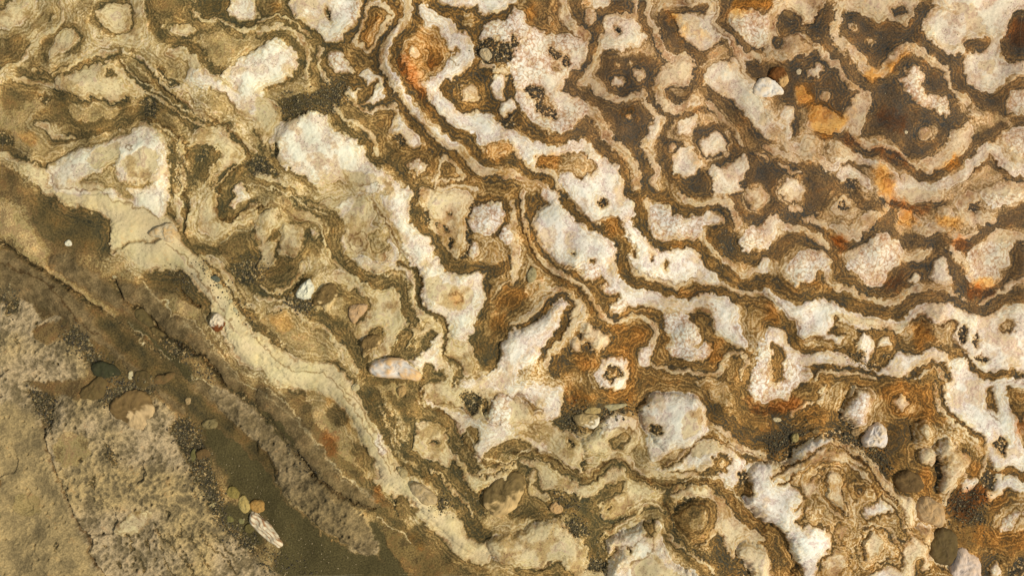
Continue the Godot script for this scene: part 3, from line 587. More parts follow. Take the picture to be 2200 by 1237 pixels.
["N",0,[2076,552,2096,532,2116,519,2136,499,2163,499,2176,512,2173,539,2170,565,2150,579,2150,599,2130,612,2110,605,2090,605,2076,592,2083,572]],
["O",0,[2070,585,2096,612,2136,619,2150,592,2116,599]],
["C",0,[2116,519,2150,495,2200,505,2200,519,2170,515]],
["C",4.0,[2043,535,2056,552,2070,572]],
["B",0,[1717,612,1743,602,1763,585,1773,605,1777,619,1750,625]],
["O",0,[1730,605,1757,592,1767,605,1743,619]],
["D",8.4,[1650,605,1670,612,1690,619,1717,632,1750,632,1783,632,1810,645,1843,658,1877,668,1910,672,1936,668,1950,652,1970,639,1996,632,2023,639,2050,649,2076,665,2103,668,2130,662,2150,645,2176,635,2200,639]],
["C",3.3,[2103,652,2130,639,2156,625,2183,605,2200,599]],
["W",0,[1647,619,1670,639,1690,645,1710,658,1730,652,1757,642,1790,649,1817,665,1850,678,1883,685,1916,688,1943,692,1956,678,1983,658,2016,649,2043,652,2070,668,2103,678,2136,675,2163,658,2203,665,2203,798,2176,785,2150,792,2123,798,2096,785,2076,758,2056,745,2046,725,2050,692,2036,685,2023,698,2003,688,1983,675,1966,685,1950,708,1923,712,1896,705,1857,705,1823,698,1803,685,1790,685,1790,712,1777,725,1757,725,1743,725,1730,732,1720,718,1713,692,1690,678,1670,652,1647,639]],
["C",0,[1797,672,1850,682,1916,692,1943,698,1923,708,1883,702,1837,695,1803,685]],
["K",0,[2060,705,2073,705,2070,735,2060,732]],
["K",0,[2090,718,2096,718,2096,745,2093,745]],
["K",0,[2093,765,2110,765,2123,772,2110,778]],
["T",0,[2143,698,2166,682,2176,698,2156,708]],
["B",0,[2143,705,2156,708,2173,698,2176,705,2153,715]],
["B",0,[1790,675,1803,678,1797,692,1790,688]],
["B",0,[1783,712,1793,702,1803,705,1817,715,1803,722,1783,722]],
["W",0,[1777,722,1803,718,1813,718,1803,738,1790,735]],
["T",0,[1797,695,1823,698,1837,712,1830,732,1810,745,1797,738,1810,722,1790,712]],
["D",3.8,[1650,698,1677,695,1690,712,1703,732,1723,748,1750,755,1770,745,1790,745,1810,745,1830,725,1837,712,1863,705,1896,712,1923,712,1930,738,1943,752,1970,752,1996,735,2023,748,2043,758,2063,755,2076,765,2083,785,2103,802,2130,808,2163,798,2200,808]],
["R",1.0,[1650,632,1670,649,1693,675,1713,692,1723,718,1733,732,1760,725,1790,735]],
["B",4.0,[1650,658,1670,678,1690,692,1703,718,1723,735]],
["O",0,[1650,652,1670,665,1677,692,1657,698,1650,692]],
["T",0,[1730,725,1757,722,1777,728,1797,738,1783,745,1757,742,1730,738]],
["B",0,[1950,705,1963,685,1983,678,1996,692,2003,705,2036,685,2046,688,2043,718,2050,738,2070,752,2036,752,2010,738,1983,735,1963,748,1936,745,1940,725]],
["T",0,[2003,705,2036,688,2043,718,2050,738,2023,735,2003,725]],
["T",0,[1943,712,1963,692,1963,718,1950,738,1940,732]],
["O",0,[1963,698,1990,692,1996,725,1990,738,1963,745]],
["D",1.3,[1976,695,1993,692,1986,718,1973,718,1976,695]],
["R",1.0,[1943,705,1966,682,1986,675,2006,695,2023,698,2040,685,2050,692,2046,725,2056,745]],
["B",0,[1837,718,1850,715,1883,718,1910,712,1923,725,1916,738,1896,738,1877,745,1870,758,1843,772,1823,765,1830,738]],
["W",0,[1840,725,1857,715,1870,728,1877,742,1870,765,1857,778,1847,758,1837,752]],
["W",0,[1883,735,1903,725,1916,738,1896,745,1883,745]],
["B",0,[1870,758,1890,745,1916,752,1916,772,1896,785,1870,778]],
["K",0,[1823,765,1850,752,1850,765]],
["K",0,[1870,778,1896,785,1883,788]],
["K",0,[1896,765,1910,758,1910,772]],
["W",0,[1647,712,1677,705,1690,718,1697,738,1717,758,1743,762,1770,755,1797,758,1817,762,1830,778,1857,785,1883,798,1910,785,1930,758,1963,765,1990,752,2016,748,2030,765,2036,785,2043,772,2063,765,2076,778,2090,798,2110,812,2136,818,2203,815,2203,828,2050,828,2043,798,2030,778,2003,772,1983,778,1963,792,1950,805,1916,805,1890,805,1850,785,1810,788,1783,778,1750,785,1717,785,1690,772,1683,745,1677,742,1647,742]],
["B",0,[1650,745,1677,742,1690,772,1683,792,1687,818,1650,818]],
["N",0,[1683,778,1703,765,1717,792,1743,792,1743,812,1717,822,1690,818]],
["D",4.0,[1750,805,1757,792,1783,788,1817,792,1850,795,1877,805,1903,815,1936,812,1956,798,1976,785,2003,778,2023,792,2033,812]],
["B",0,[1763,805,1797,798,1837,805,1877,818,1877,828,1770,828]],
["C",3.0,[1757,812,1763,798,1797,802,1843,802,1883,815]],
["C",2.7,[1970,812,1990,792,2016,795,2026,818]],
["B",0,[1983,818,1996,798,2016,805,2023,828]],
["W",0,[2033,821,2150,821,2170,857,2183,884,2196,897,2183,924,2190,957,2203,971,2203,1011,2176,1001,2150,1011,2133,1001,2123,977,2116,951,2103,931,2083,917,2063,904,2043,884,2030,857]],
["B",0,[2123,844,2136,834,2146,877,2143,884,2123,874]],
["R",1.0,[2123,877,2133,897,2146,897,2150,907]],
["K",0,[2133,951,2150,937,2163,951,2156,977,2140,964]],
["D",3.8,[2016,824,2023,851,2026,871,2050,897,2076,917,2096,931,2116,951,2126,984,2143,1007,2170,1011,2200,1024]],
["B",4.2,[2166,824,2183,851,2193,877,2200,897]],
["R",0,[2183,911,2203,897,2203,964,2190,944]],
["C",2.7,[2006,824,2010,857,2023,884,2043,904,2070,924,2090,944,2110,971]],
["B",0,[1890,824,2010,824,2006,871,2023,897,1996,911,1970,904,1950,897,1923,891,1910,864,1890,844]],
["O",0,[1903,824,2010,824,2006,871,2023,897,1996,911,1970,904,1950,897,1923,891,1910,864,1890,844]],
["W",0,[1923,857,1936,847,1950,864,1943,884,1930,877]],
["T",0,[1950,877,1963,867,1983,874,1970,887,1950,891]],
["N",0,[1647,821,1717,821,1697,844,1690,864,1677,857,1647,857]],
["B",0,[1683,864,1717,831,1750,824,1760,837,1750,857,1723,871,1703,877,1683,884,1650,871]],
["R",0,[1650,857,1683,864,1710,851,1723,871,1683,891,1650,884]],
["C",2.3,[1770,824,1763,844,1757,864]],
["T",0,[1770,851,1790,824,1810,824,1797,857,1777,871]],
["B",0,[1710,884,1737,871,1763,871,1777,897,1750,911,1723,911,1703,904]],
["O",0,[1710,884,1737,871,1763,871,1777,897,1750,911,1723,911,1703,904]],
["C",3.3,[1697,897,1717,871,1743,864]],
["D",0,[1650,877,1697,891,1710,911,1743,914,1777,904,1797,884,1810,897,1823,917,1837,937,1817,951,1783,931,1730,944,1697,971,1677,984,1650,981]],
["C",0,[1803,884,1817,857,1827,834,1850,827,1873,837,1880,854,1870,871,1863,891,1857,911,1840,917,1823,904,1810,894]],
["N",0,[1817,877,1830,851,1850,844,1863,851,1867,871,1860,891,1853,911,1837,907,1823,891]],
["H",26,[1803,884,1817,857,1827,834,1850,827,1873,837,1880,854,1870,871,1863,891,1857,911,1840,917,1823,904,1810,894]],
["D",1.7,[1810,877,1823,851,1837,837,1857,834,1873,851]],
["K",0,[1690,984,1697,967,1717,951,1743,937,1770,927,1803,921,1830,934,1847,947,1857,957,1837,957,1823,951,1797,944,1763,931,1737,944,1717,957,1703,977]],
["K",3.3,[1803,891,1817,911,1837,924]],
["C",0,[1647,984,1677,991,1697,984,1710,964,1730,951,1763,934,1790,937,1803,951,1823,957,1843,957,1857,971,1877,991,1896,1017,1916,1044,1943,1064,1960,1077,1960,1104,1956,1130,1976,1124,2003,1137,1996,1170,1996,1197,1983,1177,1963,1157,1943,1144,1936,1130,1926,1104,1916,1084,1896,1077,1877,1024,1850,997,1817,984,1783,977,1763,977,1737,991,1710,1004,1677,1017,1647,1024]],
["H",24,[1607,1007,1627,994,1650,991,1677,994,1697,987,1710,967,1730,954,1763,937,1790,941,1803,954,1823,961,1843,961,1857,974,1877,994,1896,1021,1916,1047,1943,1067,1956,1080,1960,1110,1956,1130,1976,1127,1996,1140,1993,1177,2003,1204,2030,1217,2043,1240,1723,1240,1710,1210,1693,1177,1680,1147,1660,1130,1640,1117,1620,1097,1603,1077,1600,1051,1610,1031]],
["W",0,[1697,984,1717,961,1743,947,1770,937,1790,941,1803,954,1777,954,1743,964,1717,984]],
["B",1.7,[1650,1024,1683,1004,1717,987,1743,967,1770,957,1803,967,1830,977,1857,997,1877,1024,1896,1057,1916,1077,1930,1104,1950,1137,1976,1157,1990,1184]],
["B",1.3,[1683,1031,1717,1004,1750,987,1777,984,1803,987,1830,1004,1850,1024,1870,1044,1877,1070]],
["D",0.8,[1663,1011,1697,994,1723,977,1750,961,1777,951,1810,964,1843,984,1870,1011,1890,1044,1916,1070]],
["T",0,[1693,1034,1717,1011,1750,991,1777,987,1810,994,1837,1011,1857,1031,1873,1051,1877,1074,1857,1077,1843,1090,1843,1104,1877,1107,1903,1100,1916,1124,1926,1157,1926,1190,1923,1210,1896,1207,1870,1220,1850,1230,1810,1240,1750,1240,1753,1210,1763,1184,1783,1170,1777,1150,1750,1130,1737,1117,1703,1117,1717,1090,1697,1084,1717,1057,1703,1044]],
["C",0,[1717,1017,1750,997,1777,994,1763,1011,1757,1031,1737,1064,1730,1090,1717,1097,1723,1064,1717,1044]],
["W",0,[1647,1044,1670,1024,1690,1034,1697,1047,1717,1054,1713,1077,1697,1084,1703,1090,1717,1087,1710,1110,1717,1124,1743,1117,1763,1124,1780,1144,1780,1164,1763,1184,1750,1204,1747,1240,1723,1240,1710,1210,1697,1184,1683,1150,1670,1137,1657,1117,1647,1097]],
["W",0,[1847,1097,1850,1077,1870,1077,1883,1064,1896,1077,1910,1090,1903,1097,1877,1100,1857,1107]],
["B",3.0,[1697,1037,1710,1051,1720,1057,1730,1070,1717,1097,1703,1117,1730,1117,1763,1124,1777,1144,1783,1170,1760,1190,1753,1224]],
["B",2.7,[1857,1017,1870,1044,1877,1074,1857,1080,1843,1097,1850,1110,1883,1104,1906,1097]],
["B",2.7,[1923,1144,1926,1184,1923,1210,1896,1204,1863,1224]],
["D",2.3,[1750,1004,1777,997,1803,1007,1817,1024,1803,1044,1810,1077,1817,1097,1803,1097,1783,1077,1763,1064,1763,1037,1753,1017,1750,1004]],
["C",0,[1770,1014,1783,1011,1800,1017,1800,1044,1807,1070,1817,1090,1810,1097,1790,1077,1770,1064,1773,1044,1767,1031]],
["H",30,[1770,1014,1783,1011,1800,1017,1800,1044,1807,1070,1817,1090,1810,1097,1790,1077,1770,1064,1773,1044,1767,1031]],
["B",0,[1803,1007,1830,1017,1850,1031,1857,1051,1843,1064,1830,1077,1817,1057,1807,1031]],
["D",0,[1827,1037,1850,1037,1847,1057,1830,1051]],
["W",0,[1837,1051,1843,1051,1840,1057]],
["C",0,[1783,1130,1810,1124,1803,1150,1790,1157]],
["C",0,[1763,1197,1783,1177,1810,1184,1810,1210,1783,1237,1763,1230]],
["D",1.7,[1843,1130,1857,1124,1883,1134,1903,1147,1916,1184,1896,1194,1870,1204,1850,1217,1837,1197,1830,1177,1843,1150,1843,1130]],
["C",0,[1857,1137,1870,1137,1887,1150,1883,1170,1870,1184,1850,1197,1847,1177,1843,1164]],
["H",30,[1857,1137,1870,1137,1887,1150,1883,1170,1870,1184,1850,1197,1847,1177,1843,1164]],
["B",0,[1647,1130,1677,1137,1690,1164,1697,1190,1717,1217,1717,1240,1647,1240]],
["D",1.7,[1663,1130,1683,1144,1693,1184,1710,1210,1720,1240]],
["C",0,[1930,1157,1956,1150,1976,1157,1990,1177,1983,1210,1976,1217,1956,1224,1943,1240,1916,1240,1926,1210]],
["W",0,[1850,1240,1870,1220,1896,1210,1923,1214,1923,1240]],
["B",2.0,[1973,1230,1986,1214,2016,1214,2040,1230]],
["B",0,[1950,1204,1963,1190,1973,1210,1960,1230]],
["C",3.3,[1983,1157,1993,1190,2010,1204,2033,1214,2043,1224]],
["D",0,[1857,964,1903,957,1916,924,1956,904,1956,944,1923,984,1916,1017,1903,1017,1883,991]],
["B",0,[1930,971,1963,957,1976,991,2010,1011,2016,1064,1996,1070,1963,1064,1923,1057,1923,1017]],
["O",0,[1976,1004,2010,1011,2003,1057,1976,1051]],
["C",0,[2013,951,2030,944,2056,964,2076,971,2080,984,2070,1004,2056,1024,2043,1044,2023,1057,2013,1051,2020,1017,2023,991,2016,977]],
["H",24,[2006,957,2030,937,2056,957,2083,971,2086,987,2073,1011,2056,1034,2043,1054,2023,1061,2013,1054,2016,1017,2013,991,2006,977]],
["B",2.7,[2050,1037,2070,1014,2086,987,2063,964]],
["K",0,[2010,981,2016,984,2016,1024,2010,1051]],
["C",0,[1970,971,1990,964,2010,971,2010,991,1990,997,1970,984]],
["H",18,[1966,967,1990,961,2010,967,2010,994,1990,1001,1970,987]],
["T",0,[1960,917,1976,904,1996,907,2003,924,2000,951,1976,957,1963,944]],
["C",0,[1973,917,1990,914,1996,931,1983,941]],
["H",22,[1960,917,1976,904,1996,907,2003,924,2000,951,1976,957,1963,944]],
["B",0,[2076,991,2110,984,2116,1011,2103,1031,2083,1024]],
["O",0,[2083,991,2110,997,2110,1024,2090,1031]],
["D",0,[2043,1064,2063,1044,2090,1044,2116,1037,2130,1057,2110,1090,2116,1117,2083,1130,2056,1110,2036,1097]],
["R",0,[2043,1064,2090,1044,2130,1057,2110,1090,2083,1117,2050,1104]],
["B",0,[2116,1070,2156,1051,2183,1057,2183,1084,2150,1104,2130,1117,2116,1097]],
["O",0,[2123,1064,2156,1051,2176,1064,2150,1097,2123,1090]],
["C",3.3,[2076,1017,2056,1031,2043,1057,2030,1084]],
["W",0,[2063,1051,2076,1031,2090,1024,2103,1031,2083,1057]],
["W",0,[2136,1024,2150,1017,2156,1031,2176,1017,2200,1037,2200,1057,2170,1051,2150,1064,2130,1077,2120,1064,2143,1044]],
["K",0,[2116,1024,2136,1017,2136,1051,2116,1051]],
["C",2.7,[2110,1024,2120,977,2116,957]],
["T",0,[2143,1110,2170,1090,2200,1084,2200,1130,2170,1137,2143,1130]],
["N",0,[2150,1130,2176,1104,2196,1104,2183,1130,2156,1137]],
["B",0,[2063,1137,2116,1130,2150,1144,2200,1144,2200,1184,2150,1190,2103,1177,2063,1170]],
["O",0,[2083,1130,2200,1144,2200,1177,2116,1184]],
["W",0,[2130,1210,2140,1210,2143,1230,2126,1240]],
["D",0,[2103,1184,2150,1190,2136,1210,2123,1237,2103,1230]],
["K",0,[2176,1217,2200,1197,2200,1240,2176,1240]],
["B",0,[2143,1190,2170,1177,2183,1197,2163,1217,2143,1217]],
["H",14,[2150,1197,2163,1184,2176,1190,2170,1210,2150,1210]],
["W",0,[1097,821,1187,831,1207,837,1207,877,1197,897,1180,904,1153,891,1147,877,1167,884,1167,874,1147,864,1127,851,1113,844,1097,851]],
["C",0,[1097,857,1113,847,1127,864,1147,884,1150,897,1140,911,1120,907,1097,911]],
["R",2.3,[1100,851,1117,844,1130,861,1150,877,1167,877,1163,887,1147,887]],
["D",0,[1207,844,1233,864,1287,857,1307,871,1353,877,1373,864,1400,844,1380,871,1366,884,1333,884,1307,891,1287,904,1273,917,1247,917,1233,924,1213,924,1193,911,1200,884]],
["B",0,[1220,837,1247,831,1273,844,1280,864,1253,874,1227,871]],
["O",0,[1220,844,1240,837,1267,844,1280,864,1253,874,1227,871]],
["R",0,[1220,851,1240,851,1247,867,1227,871]],
["B",0,[1287,831,1320,837,1360,824,1373,844,1340,864,1300,857]],
["O",0,[1287,831,1320,837,1360,831,1366,851,1340,864,1300,857]],
["W",0,[1300,821,1333,821,1333,834,1313,837]],
["W",0,[1373,891,1380,867,1400,851,1413,841,1440,844,1473,844,1500,854,1513,867,1516,891,1520,911,1513,934,1493,951,1473,964,1453,964,1433,977,1413,991,1393,977,1380,964,1393,944,1386,924,1380,911]],
["H",24,[1373,891,1380,867,1400,851,1413,841,1440,844,1473,844,1500,854,1513,867,1516,891,1520,911,1513,934,1493,951,1473,964,1453,964,1433,971,1413,957,1400,937,1386,924,1380,911]],
["C",0,[1473,884,1500,877,1506,904,1493,931,1466,937,1460,911]],
["O",0,[1460,951,1473,951,1473,961,1460,961]],
["K",0,[1393,917,1413,911,1426,924,1420,931,1400,927]],
["C",0,[1267,937,1280,917,1300,897,1320,887,1346,884,1366,894,1373,917,1373,944,1366,957,1353,971,1327,971,1293,977,1267,971,1253,964,1240,957,1247,944]],
["W",0,[1287,937,1300,911,1320,894,1346,891,1366,901,1366,924,1340,917,1307,924]],
["H",16,[1267,937,1280,917,1300,897,1320,887,1346,884,1366,894,1373,917,1373,944,1366,957,1353,971,1327,971,1293,977,1267,971,1253,964,1247,944]],
["R",1.5,[1293,937,1300,921,1327,917,1353,921,1366,934,1360,947]],
["B",0,[1307,951,1320,934,1340,924,1356,927,1353,944,1340,957,1327,967,1313,964]],
["T",0,[1320,947,1337,934,1350,934,1343,947,1327,957]],
["C",0,[1207,924,1233,931,1247,944,1253,971,1253,1004,1240,1011,1227,991,1200,971,1187,957,1167,937,1147,917,1180,911]],
["K",0,[1223,944,1233,951,1230,961,1223,957]],
["T",0,[1363,964,1376,957,1393,964,1393,981,1373,984]],
["B",6.8,[1100,991,1133,977,1167,981,1193,994,1220,1011,1240,1024,1260,1031,1287,1011,1307,994,1333,987,1353,1004,1366,1024,1386,1034,1413,1037,1446,1047,1466,1034,1500,1031,1526,1037,1546,1051,1573,1070,1600,1097,1626,1120,1650,1137]],
["D",2.0,[1100,997,1133,984,1167,991,1193,1004,1220,1024,1247,1034,1267,1034,1290,1017,1313,1004,1340,1004,1360,1024,1386,1037,1420,1051,1446,1057,1473,1044,1506,1037,1533,1051,1560,1077,1586,1110,1620,1130,1650,1147]],
["T",1.7,[1100,981,1133,971,1173,977,1200,991,1227,1011,1253,1024,1280,1007,1300,991,1333,984]],
["D",1.0,[1100,974,1133,967,1167,971,1200,984,1227,1004,1253,1017,1280,1004,1307,991,1333,984,1356,1001,1373,1017,1400,1031]],
["C",4.0,[1100,924,1127,931,1153,944,1187,964,1220,991,1247,1011]],
["C",3.8,[1257,991,1287,987,1320,984,1346,987,1363,1007,1393,1014,1433,1017,1473,1021,1506,1011]],
["W",0,[1097,937,1127,934,1153,947,1180,971,1167,977,1147,964,1133,951,1113,944]],
["B",0,[1097,944,1127,941,1147,957,1160,971,1133,971,1097,977]],
["K",0,[1250,984,1257,991,1257,1011,1250,1007]],
["W",0,[1446,991,1473,971,1493,951,1513,941,1540,944,1566,957,1593,977,1596,1004,1586,1031,1573,1044,1560,1031,1540,1017,1560,1011,1566,991,1556,974,1536,977,1530,997,1513,1004,1480,1017,1433,1014,1406,1011]],
["C",0,[1493,957,1520,947,1546,951,1566,971,1540,971,1513,977,1486,984]],
["B",0,[1533,981,1546,974,1563,977,1566,991,1553,1011,1533,1014,1520,1017,1533,1001]],
["T",0,[1543,987,1556,984,1556,997,1546,1001]],
["B",2.0,[1440,1017,1473,1014,1500,1014,1520,1007]],
["C",5.4,[1473,937,1493,924,1520,911,1546,917,1566,937,1586,957,1613,971,1640,977,1650,984]],
["B",1.7,[1420,1004,1446,997,1473,977,1493,951,1513,941,1540,944,1566,961,1600,981,1650,991]],
["D",0.8,[1413,997,1446,991,1470,971,1490,944,1513,934,1540,937,1566,951,1600,971,1650,984]],
["W",0,[1606,997,1626,991,1653,1004,1653,1124,1626,1104,1606,1084,1600,1064,1613,1057,1616,1044,1606,1031,1593,1024]],
["B",0,[1593,1057,1600,1037,1613,1037,1616,1057,1600,1064]],
["K",0,[1586,1024,1600,1011,1606,1024,1593,1044]],
["D",0,[1520,851,1533,831,1553,844,1540,871,1566,897,1593,917,1620,931,1650,924,1650,957,1620,957,1600,957,1580,944,1566,924,1546,911,1526,904,1516,871]],
["R",0,[1600,837,1620,864,1650,871,1650,897,1626,891,1606,877]],
["B",0,[1580,831,1606,824,1613,864,1633,877,1650,884,1650,917,1620,911,1593,884]],
["N",0,[1606,821,1653,821,1653,857,1620,857]],
["T",0,[1526,821,1560,821,1553,857,1533,864]],
["C",0,[1113,991,1140,981,1167,987,1193,1011,1207,1024,1200,1044,1180,1051,1160,1041,1160,1017,1153,1004,1133,997]],
["C",0,[1167,1044,1200,1024,1233,1031,1260,1044,1287,1024,1307,1011,1333,1004,1346,1024,1373,1037,1406,1044,1433,1057,1406,1064,1380,1070,1353,1084,1340,1104,1313,1114,1293,1104,1287,1077,1273,1064,1253,1070,1233,1057]],
["B",0,[1277,1074,1280,1057,1300,1044,1327,1031,1340,1031,1340,1047,1327,1061,1300,1074]],
["K",0,[1303,1087,1310,1084,1310,1094]],
["B",0,[1097,1017,1133,1004,1153,997,1160,1011,1153,1031,1173,1044,1187,1057,1187,1077,1173,1090,1147,1097,1120,1097,1097,1104]],
["C",0,[1140,1011,1153,1011,1147,1031,1140,1044,1167,1057,1180,1070,1173,1077,1147,1064,1133,1051,1137,1031]],
["C",0,[1097,1044,1120,1051,1113,1077,1097,1094]],
["D",3.8,[1100,1104,1133,1104,1167,1104,1193,1097,1220,1090,1240,1104,1260,1124,1273,1150,1273,1177]],
["D",4.0,[1200,1064,1233,1070,1260,1090,1280,1110,1300,1117,1333,1110]],
["D",0,[1187,1064,1233,1064,1267,1077,1287,1117,1267,1130,1233,1097,1200,1090]],
["K",0,[1220,1117,1253,1117,1260,1137,1240,1150,1220,1130]],
["K",0,[1260,1210,1287,1200,1300,1217,1273,1224]],
["D",0,[1267,1144,1280,1130,1293,1144,1287,1177,1300,1190,1293,1210,1273,1197,1260,1177]],
["C",0,[1097,1157,1133,1137,1160,1120,1193,1114,1220,1130,1240,1150,1263,1177,1263,1204,1287,1224,1320,1240,1097,1240]],
["B",0,[1097,1217,1133,1217,1167,1220,1200,1200,1213,1217,1233,1240,1097,1240]],
["X",0.8,[1160,1220,1170,1214,1180,1204]],
["W",0,[1303,1164,1313,1150,1340,1140,1366,1130,1393,1117,1413,1124,1423,1144,1420,1164,1433,1184,1446,1210,1466,1217,1493,1230,1500,1240,1320,1240,1307,1217,1313,1197,1327,1184,1320,1170,1307,1184]],
["H",28,[1303,1164,1313,1150,1340,1140,1366,1130,1393,1117,1413,1124,1423,1144,1420,1164,1433,1184,1446,1210,1466,1217,1493,1230,1500,1240,1320,1240,1307,1217,1313,1197,1327,1184,1320,1170,1307,1184]],
["C",0,[1353,1204,1393,1184,1420,1197,1433,1217,1473,1230,1466,1240,1366,1240]],
["B",0,[1386,1124,1406,1117,1406,1140,1393,1150,1383,1137]],
["K",0,[1343,1174,1350,1170,1353,1177]],
["R",1.2,[1393,1144,1406,1170,1380,1190,1353,1204]],
["R",1.7,[1333,1170,1353,1167,1373,1157]],
["B",4.0,[1287,1164,1300,1144,1333,1124,1366,1104,1393,1090,1416,1090,1430,1110,1433,1137,1440,1164,1460,1184,1486,1204,1513,1224,1526,1240]],
["C",2.7,[1293,1150,1327,1130,1360,1110,1386,1087,1413,1084,1426,1097]],
["C",2.7,[1426,1130,1446,1164,1473,1177,1500,1197,1533,1224]],
["D",1.3,[1290,1137,1320,1124,1353,1104,1380,1080,1406,1074,1433,1084,1446,1117]],
["B",0,[1450,1104,1460,1087,1486,1074,1513,1074,1533,1084,1536,1104,1526,1130,1513,1150,1496,1157,1473,1150,1456,1130]],
["H",20,[1450,1104,1460,1087,1486,1074,1513,1074,1533,1084,1536,1104,1526,1130,1513,1150,1496,1157,1473,1150,1456,1130]],
["T",0,[1476,1117,1500,1097,1520,1104,1506,1124,1483,1130]],
["D",1.0,[1460,1110,1473,1090,1500,1080,1520,1087,1523,1110,1506,1137,1480,1140,1463,1130]],
["K",2.7,[1450,1144,1446,1110,1460,1087,1486,1067]],
["C",3.3,[1546,1084,1543,1117,1526,1150,1500,1167]],
["B",0,[1480,1150,1500,1157,1513,1150,1506,1170,1486,1167]],
["C",0,[1443,1054,1460,1044,1493,1041,1520,1044,1540,1064,1560,1077,1573,1090,1580,1117,1600,1130,1626,1144,1650,1157,1633,1164,1600,1157,1580,1177,1573,1197,1560,1177,1546,1150,1540,1130,1546,1104,1540,1077,1513,1064,1480,1064,1453,1077]],
["C",0,[1580,1184,1593,1164,1620,1164,1640,1177,1653,1197,1653,1240,1620,1240,1606,1217,1586,1197]],
["H",20,[1580,1184,1593,1164,1620,1164,1640,1177,1653,1197,1653,1240,1620,1240,1606,1217,1586,1197]],
["D",4.0,[1573,1197,1580,1164,1600,1150,1626,1154,1650,1167]],
["D",0,[1526,1170,1540,1144,1553,1157,1566,1190,1586,1210,1613,1237,1566,1240,1540,1210]],
["K",0,[1586,1217,1606,1227,1613,1240,1586,1240]],
["D",2.7,[1433,1070,1440,1104,1443,1137,1460,1164,1486,1184,1520,1197,1553,1224]],
["S",0,[547,977,577,997,590,1031,610,1064,637,1090,670,1124,690,1144,723,1164,750,1184,770,1197,796,1190,816,1210,843,1240,617,1240,597,1210,610,1170,583,1124,570,1104,547,1077]],
["B",0,[550,837,577,837,597,851,623,871,637,897,663,924,683,951,703,977,730,1011,757,1037,790,1051,816,1084,783,1090,750,1077,717,1064,683,1031,657,997,623,964,590,917,563,884,550,871]],
["M",0,[550,837,577,837,597,851,623,871,637,897,663,924,683,951,703,977,730,1011,757,1037,790,1051,816,1084,783,1090,750,1077,717,1064,683,1031,657,997,623,964,590,917,563,884,550,871]],
["H",12,[550,837,577,837,597,851,623,871,637,897,663,924,683,951,703,977,730,1011,757,1037,790,1051,816,1084,783,1090,750,1077,717,1064,683,1031,657,997,623,964,590,917,563,884,550,871]],
["G",0,[547,904,570,917,597,937,623,964,650,991,677,1024,710,1057,743,1077,770,1097,796,1130,810,1164,796,1190,770,1184,750,1170,717,1144,690,1130,663,1104,643,1084,623,1070,597,1037,583,1004,563,977,547,971]],
["M",0,[547,904,570,917,597,937,623,964,650,991,677,1024,710,1057,743,1077,770,1097,796,1130,810,1164,796,1190,770,1184,750,1170,717,1144,690,1130,663,1104,643,1084,623,1070,597,1037,583,1004,563,977,547,971]],
["H",18,[547,904,570,917,597,937,623,964,650,991,677,1024,710,1057,743,1077,770,1097,796,1130,810,1164,796,1190,770,1184,750,1170,717,1144,690,1130,663,1104,643,1084,623,1070,597,1037,583,1004,563,977,547,971]],
["S",0,[550,877,577,891,603,911,623,937,637,957,630,967,610,951,590,931,570,904]],
["S",0,[796,1117,816,1144,830,1170,850,1204,876,1240,850,1240,823,1204,810,1170]],
["W",1.0,[570,834,597,851,617,864,630,884,650,917,670,937,690,957]],
["W",1.2,[703,984,723,1011,743,1031,763,1037]],
["C",1.2,[763,1037,790,1057,803,1070]],
["X",1.3,[637,971,657,997,677,1024,703,1037,737,1064,763,1077,803,1090]],
["C",1.2,[810,1104,836,1130,863,1144,883,1164]],
["W",1.0,[800,1140,810,1164,830,1197,863,1237]],
["B",0,[617,837,650,844,663,871,677,904,697,931,717,951,737,984,770,1004,796,1031,816,1051,836,1077,856,1110,836,1104,810,1070,777,1037,743,1011,710,977,683,937,657,904,637,871]],
["R",0,[690,937,723,934,727,971,703,977]],
["R",0,[783,1024,816,1051,843,1090,830,1090,796,1051]],
["T",0,[657,844,690,844,723,871,743,897,763,931,777,964,796,991,810,1024,790,1024,757,1004,730,977,710,944,683,911,663,877]],
["O",0,[683,844,723,864,750,904,763,937,743,911,717,877,690,857]],
["B",0,[700,881,723,871,743,891,740,914,717,914,700,897]],
["B",0,[750,964,783,957,803,991,790,1011,763,991]],
["C",0,[630,821,737,821,757,844,770,864,783,891,803,917,823,951,836,977,856,1011,876,1031,903,1057,923,1077,950,1097,976,1110,990,1130,1010,1157,1036,1170,1050,1190,1036,1210,996,1197,970,1170,943,1144,910,1110,883,1084,850,1057,830,1044,810,1031,803,997,777,964,763,931,743,891,717,864,683,844,650,837]],
["C",0,[629,815,738,815,762,840,775,861,788,888,808,914,828,948,841,974,861,1007,880,1027,907,1053,927,1072,953,1092,980,1105,995,1126,1014,1152,1040,1165,1056,1190,1037,1216,993,1202,966,1174,939,1148,906,1114,879,1088,846,1062,827,1049,805,1034,798,1000,772,967,758,934,738,894,713,869,681,850,648,843]],
["L",0,[629,815,738,815,762,840,775,861,788,888,808,914,828,948,841,974,861,1007,880,1027,907,1053,927,1072,953,1092,980,1105,995,1126,1014,1152,1040,1165,1056,1190,1037,1216,993,1202,966,1174,939,1148,906,1114,879,1088,846,1062,827,1049,805,1034,798,1000,772,967,758,934,738,894,713,869,681,850,648,843]],
["H",15,[643,821,737,821,757,844,770,864,783,891,803,917,823,951,836,977,856,1011,876,1031,903,1057,923,1077,950,1097,976,1110,990,1130,1010,1157,1036,1170,1043,1184,1016,1190,983,1170,950,1137,916,1104,890,1077,856,1051,836,1037,816,1024,810,997,783,964,770,931,750,891,723,861,690,841,657,831]],
["B",1.0,[733,824,757,851,777,877,796,911,816,944,836,984,856,1017]],
